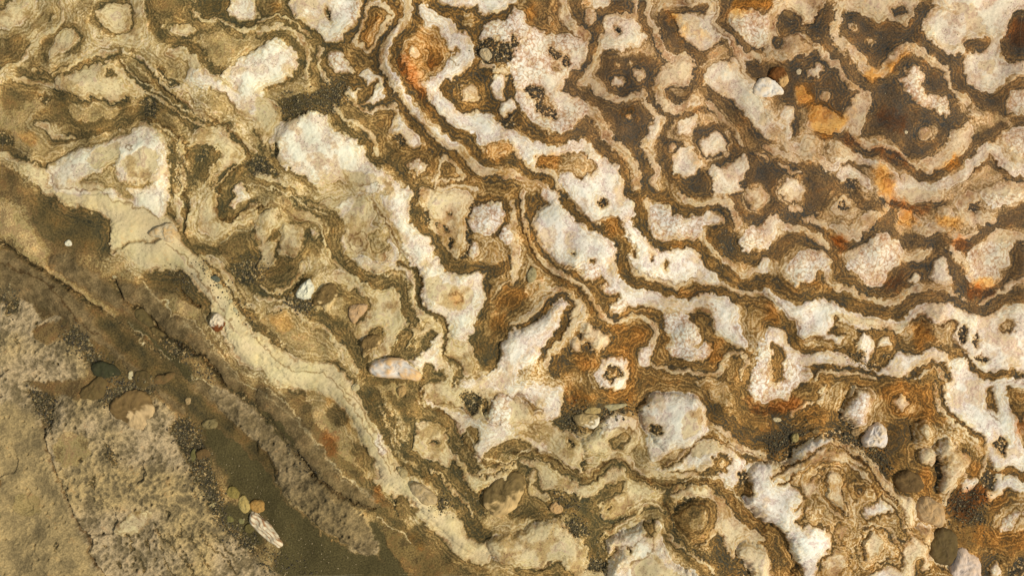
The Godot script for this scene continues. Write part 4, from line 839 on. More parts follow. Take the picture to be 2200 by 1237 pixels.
["D",0.7,[723,824,747,854,770,887,790,921,810,957,830,991,843,1017]],
["W",0,[810,924,823,937,830,964,823,977,810,957]],
["B",0,[850,1070,870,1064,883,1077,896,1090,876,1107,856,1107]],
["H",9,[850,1070,870,1064,883,1077,896,1090,876,1107,856,1107]],
["K",0,[846,1064,853,1070,853,1104,846,1097]],
["D",0,[770,837,803,837,823,871,843,897,856,937,883,971,903,997,896,1017,876,1004,850,977,830,944,810,911,790,877]],
["T",2.7,[813,871,830,904,843,937,856,977,896,1004]],
["C",2.0,[823,884,843,917,856,957]],
["T",0,[836,824,870,824,873,841,856,851,843,837]],
["D",3.3,[836,844,856,864,876,891,890,924,883,964,910,991,950,1004]],
["C",0,[896,911,923,907,950,914,963,931,956,951,970,971,990,991,1003,1004,1016,1017,1036,1004,1056,1004,1103,991,1103,1017,1070,1031,1043,1044,1023,1057,1003,1044,990,1017,963,1004,936,991,910,977,890,957,896,931]],
["K",0,[923,947,940,947,933,954]],
["H",7,[923,937,943,917,956,927,956,951,936,957]],
["B",6.2,[906,824,896,844,876,857,883,871,910,884,943,891,970,911,980,937,990,964,1010,991,1023,1011,1050,1007,1076,997,1100,991]],
["D",1.7,[870,837,866,857,883,877,916,897,950,911,963,937,976,964,996,991,1016,1017,1050,1017,1100,1004]],
["D",1.2,[910,831,903,851,896,861,923,877,956,887,980,911,986,937]],
["C",0,[923,821,1103,821,1103,857,1070,851,1050,871,1043,897,1016,897,983,877,956,871,930,864]],
["W",0,[903,821,923,864,950,881,976,904,986,937,996,931,1010,917,1026,924,1030,944,1020,964,1023,984,1036,984,1043,971,1070,951,1103,944,1103,917,1070,911,1043,911,1016,897,990,891,956,877,930,871,913,851]],
["K",0,[996,844,1023,844,1036,864,1016,891,996,871]],
["B",1.3,[923,861,950,867,970,864,996,884,1016,897]],
["N",0,[1043,897,1050,871,1063,851,1083,847,1103,851,1103,914,1070,911]],
["H",17,[1043,897,1050,871,1063,851,1083,847,1156,877,1150,907,1103,911,1070,911]],
["R",2.3,[1046,884,1056,857,1076,844,1100,854]],
["K",0,[1036,857,1046,864,1040,891]],
["B",0,[996,937,1010,924,1026,931,1030,944,1016,957,1016,971,1003,967,993,951]],
["B",0,[1036,984,1056,964,1076,951,1103,944,1103,964,1076,977,1050,991]],
["K",0,[990,937,996,941,996,957,990,954]],
["D",0,[903,1011,930,1004,956,1024,976,1051,996,1070,1010,1097,1016,1124,1003,1104,976,1084,950,1070,956,1057,936,1037,910,1024]],
["C",2.0,[923,1007,950,1024,970,1051,990,1070,1010,1090,1013,1110]],
["D",0,[970,984,990,1011,1010,1051,1036,1064,1036,1097,1016,1097,1003,1070,983,1044,963,1017]],
["K",0,[943,1070,963,1077,956,1090,943,1087]],
["D",0,[990,1097,1016,1104,1030,1130,1050,1150,1036,1167,1010,1157,996,1130]],
["K",4.7,[1036,1097,1033,1070,1043,1044,1063,1024]],
["B",0,[870,1144,910,1130,943,1150,970,1184,1003,1204,1036,1217,1050,1240,883,1240,863,1197,843,1170]],
["O",0,[870,1144,896,1144,916,1170,896,1177]],
["T",0,[1056,1217,1083,1204,1103,1210,1103,1240,1063,1240]],
["D",4.0,[810,1090,836,1110,863,1130,883,1157,903,1197,936,1237]],
["B",0,[816,1110,856,1144,883,1184,903,1217,916,1240,876,1240,856,1204,830,1164]],
["G",0,[-3,821,47,821,53,851,67,871,80,891,93,924,107,911,110,871,103,861,120,864,133,851,147,857,167,871,187,857,213,864,233,884,253,871,333,864,360,877,366,911,373,957,393,991,413,1017,433,1051,453,1090,473,1124,500,1157,526,1190,553,1224,553,1240,-3,1240]],
["H",16,[-3,821,43,821,50,851,63,871,77,891,90,924,107,911,110,877,120,871,133,857,147,864,167,877,187,864,213,871,233,891,253,877,333,871,356,881,363,911,370,957,390,991,410,1017,430,1051,450,1090,470,1124,496,1157,523,1190,543,1224,543,1240,-3,1240]],
["K",0,[53,837,73,837,93,851,113,857,110,891,113,931,100,917,80,891,63,864]],
["K",0,[233,831,266,824,326,824,326,844,300,837,266,857,240,871,207,857,220,837]],
["K",0,[360,917,380,904,406,904,420,931,433,957,446,984,453,1017,466,1044,473,1090,500,1130,533,1157,550,1177,526,1184,493,1144,460,1104,433,1051,406,997,380,957]],
["B",0,[47,821,180,821,173,844,147,851,120,837,93,844,73,831]],
["B",0,[326,821,433,821,460,851,473,871,446,877,420,877,393,884,366,871,346,851]],
["M",0,[326,821,433,821,460,851,473,871,446,877,420,877,393,884,366,871,346,851]],
["S",0,[413,871,453,871,486,884,520,904,553,937,553,1090,526,1070,500,1037,486,1011,466,977,446,944,426,911]],
["S",0,[473,1090,553,1097,553,1170,520,1150,493,1124]],
["G",0,[446,837,473,844,500,857,533,884,553,904,553,951,520,937,493,911,473,884]],
["M",0,[446,837,473,844,500,857,533,884,553,904,553,951,520,937,493,911,473,884]],
["H",12,[446,837,473,844,500,857,533,884,553,904,553,951,520,937,493,911,473,884]],
["X",1.7,[87,917,97,937,103,964,113,991,127,1017,140,1044,153,1084,167,1124,187,1150,197,1164,190,1190,207,1210,227,1240]],
["C",0,[280,1104,306,1090,333,1097,320,1124,293,1144,266,1150,246,1130]],
["H",10,[-3,964,13,954,33,964,40,984,37,1011,13,1017,-3,1024]],
["H",12,[20,1064,47,1044,67,1051,60,1070,73,1090,60,1097,40,1084]],
["H",16,[93,1124,107,1130,120,1150,133,1177,130,1207,113,1190,100,1164]],
["K",0,[120,1157,130,1164,127,1177]],
["K",2.5,[433,1124,446,1150,466,1177,483,1197]],
["K",2.5,[433,1177,446,1204,456,1217]],
["K",2.5,[393,1190,413,1217,433,1234]],
["K",2.5,[340,1130,353,1150,373,1170,383,1180]],
["K",2.5,[273,1144,283,1164,286,1184]],
["K",2.5,[316,1157,320,1177]],
["K",2.5,[393,1124,396,1137,386,1150]],
["K",2.5,[486,1204,506,1230]],
["K",2.5,[413,1150,420,1164]],
["K",0,[227,951,240,951,256,991,243,991]],
["K",0,[200,1017,213,1024,213,1047,203,1037]],
["K",0,[173,984,183,987,180,994]],
["K",0,[280,1041,286,1041,283,1051]],
["K",0,[370,1031,380,1034,373,1041]],
["K",0,[420,1051,426,1064,420,1064]],
["K",0,[250,1207,260,1207,260,1220,250,1217]],
["K",0,[140,1004,147,1017,147,1024]],
["H",8,[173,1097,200,1064,233,1070,253,1104,246,1137,220,1150,187,1137]],
["H",8,[260,1004,280,984,306,991,320,1017,306,1031,280,1031]],
["H",18,[1047,1172,1050,1160,1065,1150,1085,1146,1100,1152,1120,1138,1150,1120,1185,1113,1210,1122,1230,1145,1255,1165,1266,1190,1262,1210,1230,1225,1140,1237,1075,1215,1055,1192]],
["C",0,[1047,1172,1050,1160,1065,1150,1085,1146,1100,1152,1104,1220,1075,1205,1055,1192]],
["D",0,[1600,378,1640,345,1690,350,1730,370,1770,390,1772,430,1750,465,1720,465,1690,470,1665,450,1630,480,1595,475,1580,450,1570,425]],
["C",0,[1602,425,1608,408,1622,404,1638,408,1648,422,1640,442,1626,450,1610,440]],
["C",0,[1676,412,1682,394,1698,386,1716,390,1726,408,1720,424,1704,434,1686,428]],
["C",0,[1695,447,1706,440,1720,444,1716,455,1700,456]],
["B",2.3,[1670,1037,1697,1017,1730,997,1763,981,1797,984,1830,997,1857,1017,1877,1044,1890,1070,1916,1090,1930,1124,1943,1150]],
["C",2.3,[1683,1024,1723,1001,1757,984,1783,981,1817,991,1843,1007,1867,1031]],
["D",1.7,[1657,1017,1690,997,1723,981,1750,964,1777,954,1810,964,1843,981,1870,1007,1890,1041,1916,1070,1936,1104]],
["B",2.0,[1757,991,1783,991,1817,1004,1843,1024,1863,1051]],
["D",2.0,[1850,1120,1870,1124,1896,1137,1913,1157,1920,1184,1900,1197,1870,1207,1850,1224,1833,1200,1827,1177,1837,1150,1850,1120]],
["C",2.0,[1840,1124,1863,1117,1890,1127,1910,1144,1923,1177]],
["B",2.0,[1730,1031,1750,1011,1763,1004,1750,1031,1757,1057,1777,1077,1797,1097,1823,1110]],
["C",2.0,[1737,1044,1750,1037,1757,1064,1777,1087,1803,1107]],
["B",2.0,[1803,1110,1783,1130,1797,1157,1817,1177,1817,1210,1837,1230]],
["C",2.0,[617,432,643,455,670,469,690,485,697,519,710,552,733,579,770,602,796,619]],
["D",2.0,[640,422,663,442,690,455,717,465,723,492,717,525,730,555,750,575,777,589,800,605,826,605,850,599,863,612,866,645,886,678,890,695,876,715,863,735,856,755]],
["C",2.0,[880,612,883,645,896,672,903,692,890,718,876,745]],
["D",1.7,[896,612,893,645,910,665,936,678,956,695,956,718]],
["D",2.0,[280,113,306,133,326,160,346,187,380,213,413,240,446,260,486,276,513,306,533,340]],
["C",2.0,[260,153,286,180,320,200,353,220,386,243,426,266,460,276,493,286]],
["D",2.0,[306,260,333,266,360,283,380,306,386,333,380,366,386,413]],
["C",2.0,[300,266,326,276,353,300,366,326]],
["D",2.0,[67,140,87,160,113,167,153,147,193,133,233,120,260,113]],
["D",2.0,[93,286,113,306,147,296,193,293,233,280,273,263]],
["L",0,[-3,891,47,877,80,904,97,944,113,997,140,1051,167,1130,193,1170,200,1217,227,1240,-3,1240]],
["D",1.2,[250,118,268,150,300,172,330,182,362,198,382,216,415,232,442,248,470,262,495,278,516,298,530,322,538,346]],
["C",1.4,[262,108,300,122,326,146,345,166,372,184,398,196,420,218,450,232,478,246]],
["C",1.4,[258,126,280,160,312,182,346,202,376,224,410,242,440,258]],
["D",1.2,[300,252,330,258,356,272,382,290,398,308,404,330,398,352,392,384,400,420,400,470,394,510]],
["C",1.5,[318,262,346,274,372,292,386,312,386,340,380,380,386,420,386,470]],
["D",1.2,[538,346,515,360,488,380,472,410,466,440,470,468,490,472,516,460,542,444,566,434]],
["C",1.7,[452,280,480,286,502,306,520,330,505,360,480,382,465,400,452,430,446,460,438,490]],
["B",1.7,[482,430,486,402,516,386,550,386,580,394,616,402,646,420,670,436,700,446,726,462,728,490,722,524,740,550,780,580,830,594,868,596,880,614]],
["C",1.4,[500,400,530,396,560,400,600,410,640,430,668,446,700,458]],
["D",1.2,[478,480,520,470,560,444,600,442,640,470,690,486,700,516]],
["C",1.4,[770,560,800,586,850,590,884,600,892,640,900,668,906,690]],
["D",1.2,[912,790,905,830,900,860,930,880,960,892,984,910,994,940,1010,966,1040,990,1080,1000]],
["C",1.4,[925,868,958,880,990,896,1002,930,1020,960,1046,980,1080,990,1110,984]],
["D",1.2,[1110,980,1150,972,1190,990,1230,1016,1262,1026,1290,1004,1330,984,1350,1000,1370,1024,1410,1038,1450,1044]],
["C",1.4,[1120,972,1160,966,1200,984,1240,1008,1262,1014,1290,992,1330,974,1356,990,1376,1014,1420,1026]],
["D",1.2,[1450,1044,1490,1032,1530,1036,1560,1056,1590,1090,1620,1116,1650,1136]],
["C",1.5,[1470,1034,1500,1022,1540,1026,1572,1050,1602,1084,1640,1116]],
["K",2.0,[353,1197,366,1217,380,1237]],
["K",2.0,[300,1197,306,1217]],
["K",2.0,[366,1144,376,1157]],
["K",2.3,[460,1144,480,1170,500,1190]],
["K",0,[330,1200,336,1197,336,1207]],
["K",0,[346,1170,353,1170,353,1180]],
["K",0,[220,1170,227,1170,227,1180]],
["K",0,[286,1197,293,1194,293,1204]],
["K",0,[360,1090,370,1097,366,1110,360,1104]],
["K",0,[306,1217,316,1220,310,1230]],
["T",0,[67,1057,87,1077,80,1104,53,1110,33,1090,40,1064]],
["T",0,[120,957,153,924,187,937,200,971,173,997,133,997]],
["W",0,[118,398,180,402,226,408,246,424,270,428,292,442,318,446,336,466,352,458,362,434,368,404,362,390,240,396]],
["C",0,[176,396,206,390,226,404,214,420,190,414]],
["B",0.2,[120,404,180,408,226,414,248,430,272,434,296,448,320,452,338,470]],
["T",0,[250,398,262,392,272,408,290,420,280,428,262,420]],
["Z",0,[200,660,262,690,320,735,372,782,420,832,470,880,520,925,560,960,600,1010,580,1020,540,985,500,950,460,920,430,915,400,880,360,850,320,815,280,780,240,745,205,700]],
["K",2.4,[243,605,255,630,275,655,300,665,325,700,350,720,380,738,412,752,446,772,466,806,480,825,512,850,550,880,600,930,637,971,657,1000,680,1024,704,1038,735,1064,765,1078,803,1092]],
["K",2.0,[0,519,34,540,60,560,88,580,114,600,148,620,180,646,213,665,250,690,300,728,350,772]],
["D",1.7,[360,790,400,830,450,872,505,930,560,992,590,1040,620,1078,660,1110,700,1140,740,1170]],
["C",1.4,[392,690,430,720,470,760,512,820,552,836,590,862,630,900,660,930,690,966,730,1010,760,1034,790,1060]],
["C",1.4,[270,690,300,720,340,742,366,770,400,792,440,820,480,850]],
["D",1.3,[0,560,40,580,84,600,130,640,170,690,210,720]],
["T",2.0,[40,540,90,566,140,604,190,640,240,676]],
["W",0,[1351,800,1349,819,1328,835,1306,832,1291,819,1280,800,1291,780,1306,770,1329,766,1348,779]],
["K",0,[1337,800,1332,809,1322,816,1310,815,1299,809,1297,800,1299,791,1310,786,1323,784,1331,790]],
["T",0,[1319,802,1319,806,1314,808,1309,807,1306,806,1303,802,1306,799,1309,796,1314,796,1319,799]],
["C",0,[1658,254,1656,264,1645,269,1634,263,1632,254,1634,243,1645,241,1656,245]],
["C",0,[1692,262,1690,268,1684,270,1678,267,1676,262,1678,256,1684,254,1690,256]],
["C",0,[1838,57,1836,61,1832,63,1828,62,1826,57,1828,53,1832,51,1836,53]],
["C",0,[1882,90,1879,95,1874,98,1869,95,1867,90,1869,85,1874,83,1879,85]],
["C",0,[1996,290,1993,297,1985,301,1977,298,1975,290,1977,282,1985,278,1993,283]],
["C",0,[1785,205,1784,212,1777,214,1770,211,1769,205,1770,199,1777,197,1784,198]],
["C",0,[1709,410,1706,416,1700,420,1694,416,1691,410,1694,403,1700,401,1706,404]],
["C",0,[1632,428,1630,433,1624,436,1619,434,1616,428,1619,422,1624,419,1629,423]],
["C",0,[1568,330,1565,335,1560,337,1555,335,1552,330,1555,325,1560,324,1565,325]],
["C",0,[1449,320,1445,326,1440,327,1435,326,1432,320,1435,315,1440,312,1446,314]],
["C",0,[1356,250,1355,255,1350,256,1345,254,1344,250,1345,246,1350,244,1355,245]],
["C",0,[1909,445,1906,452,1900,453,1894,451,1890,445,1894,439,1900,436,1906,438]],
["C",0,[1953,455,1951,461,1945,464,1939,460,1937,455,1939,449,1945,447,1950,450]],
["C",0,[2044,460,2042,466,2035,469,2028,467,2027,460,2028,453,2035,450,2042,454]],
["C",0,[1742,470,1740,475,1735,476,1730,475,1728,470,1730,465,1735,463,1740,465]],
["C",0,[1768,505,1765,510,1760,514,1754,510,1752,505,1754,499,1760,497,1766,500]],
["T",1.7,[1650,427,1645,440,1636,449,1622,455,1608,451,1599,440,1595,427,1599,413,1609,405,1622,399,1635,403,1646,414,1650,427]],
["T",1.7,[1729,410,1726,424,1715,437,1700,440,1685,435,1674,425,1669,410,1675,396,1684,384,1700,379,1716,385,1725,395,1729,410]],
["T",1.7,[1574,300,1568,323,1552,337,1530,343,1507,340,1493,321,1484,300,1493,277,1507,262,1530,258,1553,260,1566,278,1574,300]],
]
# name, label, category, height, two colours, pattern, outline
const STONES := [
["white_pebble","smooth white pebble lying on the dark brown rock below the cream ledge","pebble",.07,[225,218,190],[200,190,155],0,[140,522,145,517,150,515,155,521,155,527,149,529,143,528]],
["angular_stone","angular cracked cream stone at the end of the cream ledge","stone",.16,[214,196,156],[182,152,104],0,[323,502,336,489,350,485,360,480,373,482,380,492,381,500,373,507,376,515,366,522,343,512,330,509]],
["two_tone_stone","rust brown and white stone on the cream ledge","stone",.17,[216,198,164],[112,66,34],1,[456,688,463,675,473,672,486,685,490,695,483,705,470,712,460,705,455,695]],
["crevice_stone","long olive stone wedged in the crevice between brown slabs","stone",.12,[112,96,58],[84,72,44],0,[278,675,286,665,303,665,316,682,323,698,316,705,296,692,283,682]],
["crevice_stone","short olive stone below the long one in the crevice","stone",.09,[122,102,62],[94,80,48],0,[320,705,326,703,346,715,350,723,336,725,323,715]],
["flat_pebble","pale flat pebble at the upper end of the dark crevice","pebble",.04,[186,172,128],[160,140,98],0,[240,592,246,591,250,595,243,598]],
["dark_stone","dark green flat stone in the gravel beside the shelf","stone",.10,[70,70,46],[58,56,38],0,[200,785,210,778,227,778,246,785,260,802,250,808,233,813,210,808,200,798]],
["flat_pebble","upright oval cream pebble on gravel by the dark green stone","pebble",.06,[206,192,150],[176,158,112],0,[276,802,280,796,286,798,288,808,283,815,276,813]],
["brown_cobble","round dark brown cobble beside the oval cream pebble","stone",.08,[100,84,50],[84,70,42],0,[290,808,296,797,313,795,326,805,326,822,313,832,296,828]],
["brown_cobble","lumpy brown double cobble at the edge of the brown slab","stone",.08,[126,98,60],[98,80,48],0,[330,815,340,805,356,805,363,800,376,800,376,808,366,818,350,825,333,825]],
["ledge_pebble","pale round pebble at the foot of the cream ledge's outer edge","pebble",.05,[178,166,124],[150,138,100],0,[463,615,470,610,478,612,479,619,471,623,465,621]],
["ledge_pebble","blue grey pebble beside the cream ledge near yellow bands","pebble",.05,[104,106,86],[88,88,70],0,[453,597,463,592,473,597,473,605,461,607,455,605]],
["ledge_pebble","pale pebble higher of two stuck to ledge edge below the pebbles","pebble",.04,[186,176,134],[160,148,108],0,[491,645,498,642,501,649,496,653,492,650]],
["ledge_pebble","wide pale pebble lower of two stuck to ledge edge","pebble",.04,[186,176,134],[160,148,108],0,[498,665,505,660,512,665,512,675,505,677,500,672]],
["white_block","upright pale white block standing in the grey gravel hollow","stone",.22,[226,222,196],[206,200,168],0,[637,632,642,622,647,615,660,602,667,600,673,609,677,619,672,632,668,642,653,644,640,639]],
["film_boulder","olive topped boulder with cream rim right of the pale white block","boulder",.20,[118,96,58],[196,170,118],1,[672,652,677,635,690,619,703,610,715,609,722,615,723,625,725,635,717,649,710,662,703,667,693,660,683,657]],
["pink_knob","small pinkish cream knob in the brown hollow","boulder",.15,[200,166,122],[176,142,98],0,[750,665,753,658,760,655,773,652,787,653,788,662,780,675,770,685,760,695,752,688,748,675]],
["film_boulder","flat brown topped slab standing above the banded ring's foot","boulder",.17,[126,102,62],[188,160,108],1,[775,738,780,728,790,722,806,718,816,722,818,735,810,747,796,755,788,762,782,767,778,758,780,748]],
["white_boulder","long white boulder with orange stain and brown back","boulder",.26,[232,222,204],[206,168,116],0,[796,795,800,783,810,775,830,768,856,768,870,773,880,778,893,788,903,798,906,808,898,817,883,815,870,812,843,810,816,808,803,805]],
["grey_knob","oval pale grey knob in the grey green hollow","stone",.10,[180,164,120],[140,128,88],0,[1132,592,1135,582,1142,574,1148,575,1153,585,1151,599,1143,607,1135,605]],
["dark_rimmed_stone","tan stone with dark rim in the black gritty hollow","stone",.13,[196,176,136],[170,146,106],0,[1030,113,1033,105,1045,103,1053,110,1058,122,1050,132,1040,129,1032,121]],
["rust_stone","rusty brown stone with pale rim beside the white split stone","stone",.14,[112,72,36],[188,150,96],1,[1655,160,1663,147,1673,140,1685,143,1692,153,1697,167,1695,178,1687,185,1677,181,1667,170,1660,167]],
["white_stone","white split stone lying against the rusty brown stone","stone",.12,[236,226,208],[214,192,158],0,[1628,177,1635,167,1650,167,1667,173,1677,183,1685,193,1682,201,1670,203,1657,208,1643,210,1627,205,1620,195]],
["small_pebble","small round cream pebble beside the white star shaped patch","pebble",.04,[206,186,150],[180,156,116],0,[1713,151,1719,146,1724,149,1723,157,1718,159,1714,157]],
["grit_pebble","tiny cream pebble alone on the dark grit","pebble",.03,[220,200,160],[200,180,140],0,[1940,284,1944,282,1948,285,1945,289,1941,288]],
["brown_boulder","large brown boulder with pale broken lower edge on the shelf","boulder",.14,[122,98,60],[186,158,112],1,[240,867,250,856,266,844,283,837,300,836,315,841,325,856,333,874,331,894,323,911,306,923,290,923,276,911,263,902,250,897,242,884]],
["brown_boulder","flat olive brown boulder at the top edge of the shelf","boulder",.12,[112,92,56],[96,80,48],0,[175,846,183,832,193,826,207,814,223,807,233,821,230,837,220,854,203,857,190,855,180,856]],
["grainy_lump","grainy grey lump lying on the olive sand","stone",.12,[142,126,84],[110,96,60],0,[431,911,440,902,450,899,460,901,466,909,462,919,450,922,438,919]],
["flat_plate","flat reddish brown plate on the gravel by the sand","stone",.06,[118,92,56],[100,80,48],0,[420,974,430,966,443,965,454,972,453,986,440,991,425,989]],
["green_plate","narrow green flat stone beside the reddish plate","stone",.05,[116,108,64],[96,90,52],0,[406,977,411,967,416,966,419,984,416,997,411,999,407,989]],
["cream_cube","small cream cube stone at the top of the sand channel","pebble",.06,[176,150,104],[150,126,84],0,[398,857,403,853,410,854,410,865,403,869,399,864]],
["leaf_pebble","pointed pale pebble at the shelf's gravel edge","pebble",.04,[180,162,112],[152,134,90],0,[450,1085,456,1079,466,1077,465,1084,457,1089]],
["yellow_stone","olive yellow rounded stone at the top of three yellow stones","stone",.09,[150,132,72],[124,108,58],0,[488,1054,493,1045,502,1044,512,1052,515,1061,511,1070,500,1069,490,1063]],
["yellow_stone","pale yellow stone in the middle of three yellow stones","stone",.10,[190,168,104],[160,138,80],0,[512,1077,516,1067,526,1064,533,1075,538,1086,535,1097,525,1100,516,1092]],
["yellow_stone","orange yellow stone nearest the striped stone's upper end","stone",.10,[178,140,78],[156,118,62],0,[535,1084,541,1076,553,1074,565,1077,568,1087,566,1098,554,1102,542,1097]],
["dull_stone","dull olive stone on gravel between shelf and sand","stone",.07,[112,100,58],[92,82,46],0,[523,1134,530,1125,541,1126,548,1134,540,1144,528,1144]],
["dull_stone","small greenish stone on gravel above the dull olive one","pebble",.05,[128,120,70],[104,96,54],0,[486,1112,492,1106,500,1109,503,1118,496,1120,489,1118]],
["dull_stone","flat green pebble right of the small greenish stone","pebble",.04,[140,134,88],[116,108,66],0,[512,1117,516,1113,524,1116,523,1124,515,1125]],
["rock_chip","brown chip of rock below the outcrop on the shelf","stone",.06,[136,104,64],[110,84,50],0,[0,1032,7,1027,9,1034,7,1044,0,1046]],
["ledge_stone","cream stone at the bend of the cream ledge's outer edge","stone",.08,[200,184,140],[176,158,112],0,[755,831,759,825,767,823,773,827,773,835,765,839,757,838]],
["ledge_stone","pale cracked stone broken off the lower ledge","stone",.10,[180,162,116],[152,134,90],0,[853,1003,860,1002,868,1005,876,1013,874,1024,868,1031,861,1022,855,1011]],
["ledge_block","large cream block broken off the ledge beside dark gravel","boulder",.18,[196,172,128],[168,144,100],0,[882,1047,886,1037,896,1034,906,1037,920,1045,932,1056,940,1067,938,1079,926,1081,913,1080,900,1070,888,1059]],
["tan_stone","tan rounded stone above the olive bands","stone",.11,[190,156,100],[160,130,80],0,[855,837,860,829,868,827,873,834,872,844,864,852,858,849]],
["layered_stone","thick layered stone with white underside in dark gravel","boulder",.17,[172,148,100],[222,208,176],1,[1232,897,1237,889,1250,887,1270,887,1283,889,1288,899,1285,912,1273,919,1257,917,1243,914,1235,907]],
["flat_slab_stone","yellow flat stone leaning on the thick layered stone","stone",.09,[186,162,108],[160,136,84],0,[1255,885,1260,877,1268,872,1280,873,1289,876,1288,885,1275,888]],
["flat_slab_stone","long pale slab right of the layered stone","stone",.08,[186,174,134],[160,146,104],0,[1299,871,1307,867,1323,867,1340,866,1347,869,1337,875,1320,880,1308,881]],
["tan_stone","peach rounded stone in the olive hollow by the ringed boulder","stone",.10,[206,168,114],[180,142,90],0,[1181,1089,1185,1082,1191,1076,1200,1079,1209,1084,1211,1094,1203,1100,1193,1102,1185,1097]],
["white_boulder","rough white boulder surrounded by brown rubble","boulder",.26,[236,224,208],[208,186,152],0,[1855,947,1861,933,1870,921,1879,911,1887,907,1898,913,1905,923,1908,935,1910,947,1904,957,1893,963,1880,959,1867,961,1858,957]],
["brown_rubble_boulder","olive brown boulder beside the orange hollow","boulder",.13,[124,98,60],[92,72,44],0,[1922,1034,1926,1023,1936,1015,1950,1009,1963,1013,1976,1023,1984,1037,1982,1051,1970,1059,1953,1057,1936,1055,1925,1047]],
["cream_block","cream block with bright top lying beside the banded dome","boulder",.24,[204,172,126],[176,142,96],0,[1966,1100,1965,1084,1971,1069,1980,1064,1993,1065,2006,1072,2020,1084,2026,1098,2028,1114,2020,1130,2006,1128,1990,1122,1976,1117]],
["olive_boulder","round olive brown boulder between the dome and a white rock","boulder",.14,[116,96,58],[90,74,46],0,[1995,1167,2000,1150,2011,1139,2026,1135,2043,1140,2055,1154,2056,1174,2052,1194,2041,1210,2023,1209,2006,1204,1996,1190]],
["white_rock","pinkish white rock cut by the bottom edge","boulder",.26,[226,206,186],[202,176,148],0,[2038,1227,2046,1200,2055,1180,2063,1175,2073,1178,2083,1187,2096,1197,2105,1214,2106,1234,2105,1250,2063,1257,2036,1254]],
["rubble_pebble","oval cream pebble alone on the olive flat","pebble",.06,[212,196,156],[186,164,118],0,[1662,901,1668,897,1678,899,1682,903,1677,907,1668,907]],
["rubble_pebble","olive yellow upright pebble on the gritty flat","pebble",.08,[168,150,96],[140,124,76],0,[1703,942,1707,933,1715,931,1719,937,1718,947,1711,951,1705,949]],
["rubble_pebble","rounded brown pebble in the black crevice","pebble",.08,[150,124,80],[118,96,60],0,[1742,923,1748,919,1757,922,1758,927,1750,930,1743,927]],
["rubble_stone","small tan stone at the dark crevice's lower end","stone",.09,[176,148,104],[144,116,76],0,[1830,927,1837,921,1847,923,1850,931,1842,937,1833,935]],
["ringed_boulder","round boulder with olive top and orange tan lower side","boulder",.2,[118,98,60],[186,156,104],1,[1040,1074,1042,1056,1052,1038,1068,1024,1086,1015,1106,1012,1121,1020,1128,1038,1122,1060,1108,1084,1090,1101,1070,1107,1052,1098,1043,1086]],
["striped_stone","cream and rust striped long stone lying on the sand","boulder",.20,[216,200,164],[150,106,66],2,[537,1106,541,1100,550,1101,562,1109,576,1121,590,1138,603,1156,608,1167,604,1174,594,1172,578,1163,562,1149,546,1133,538,1119]],
]
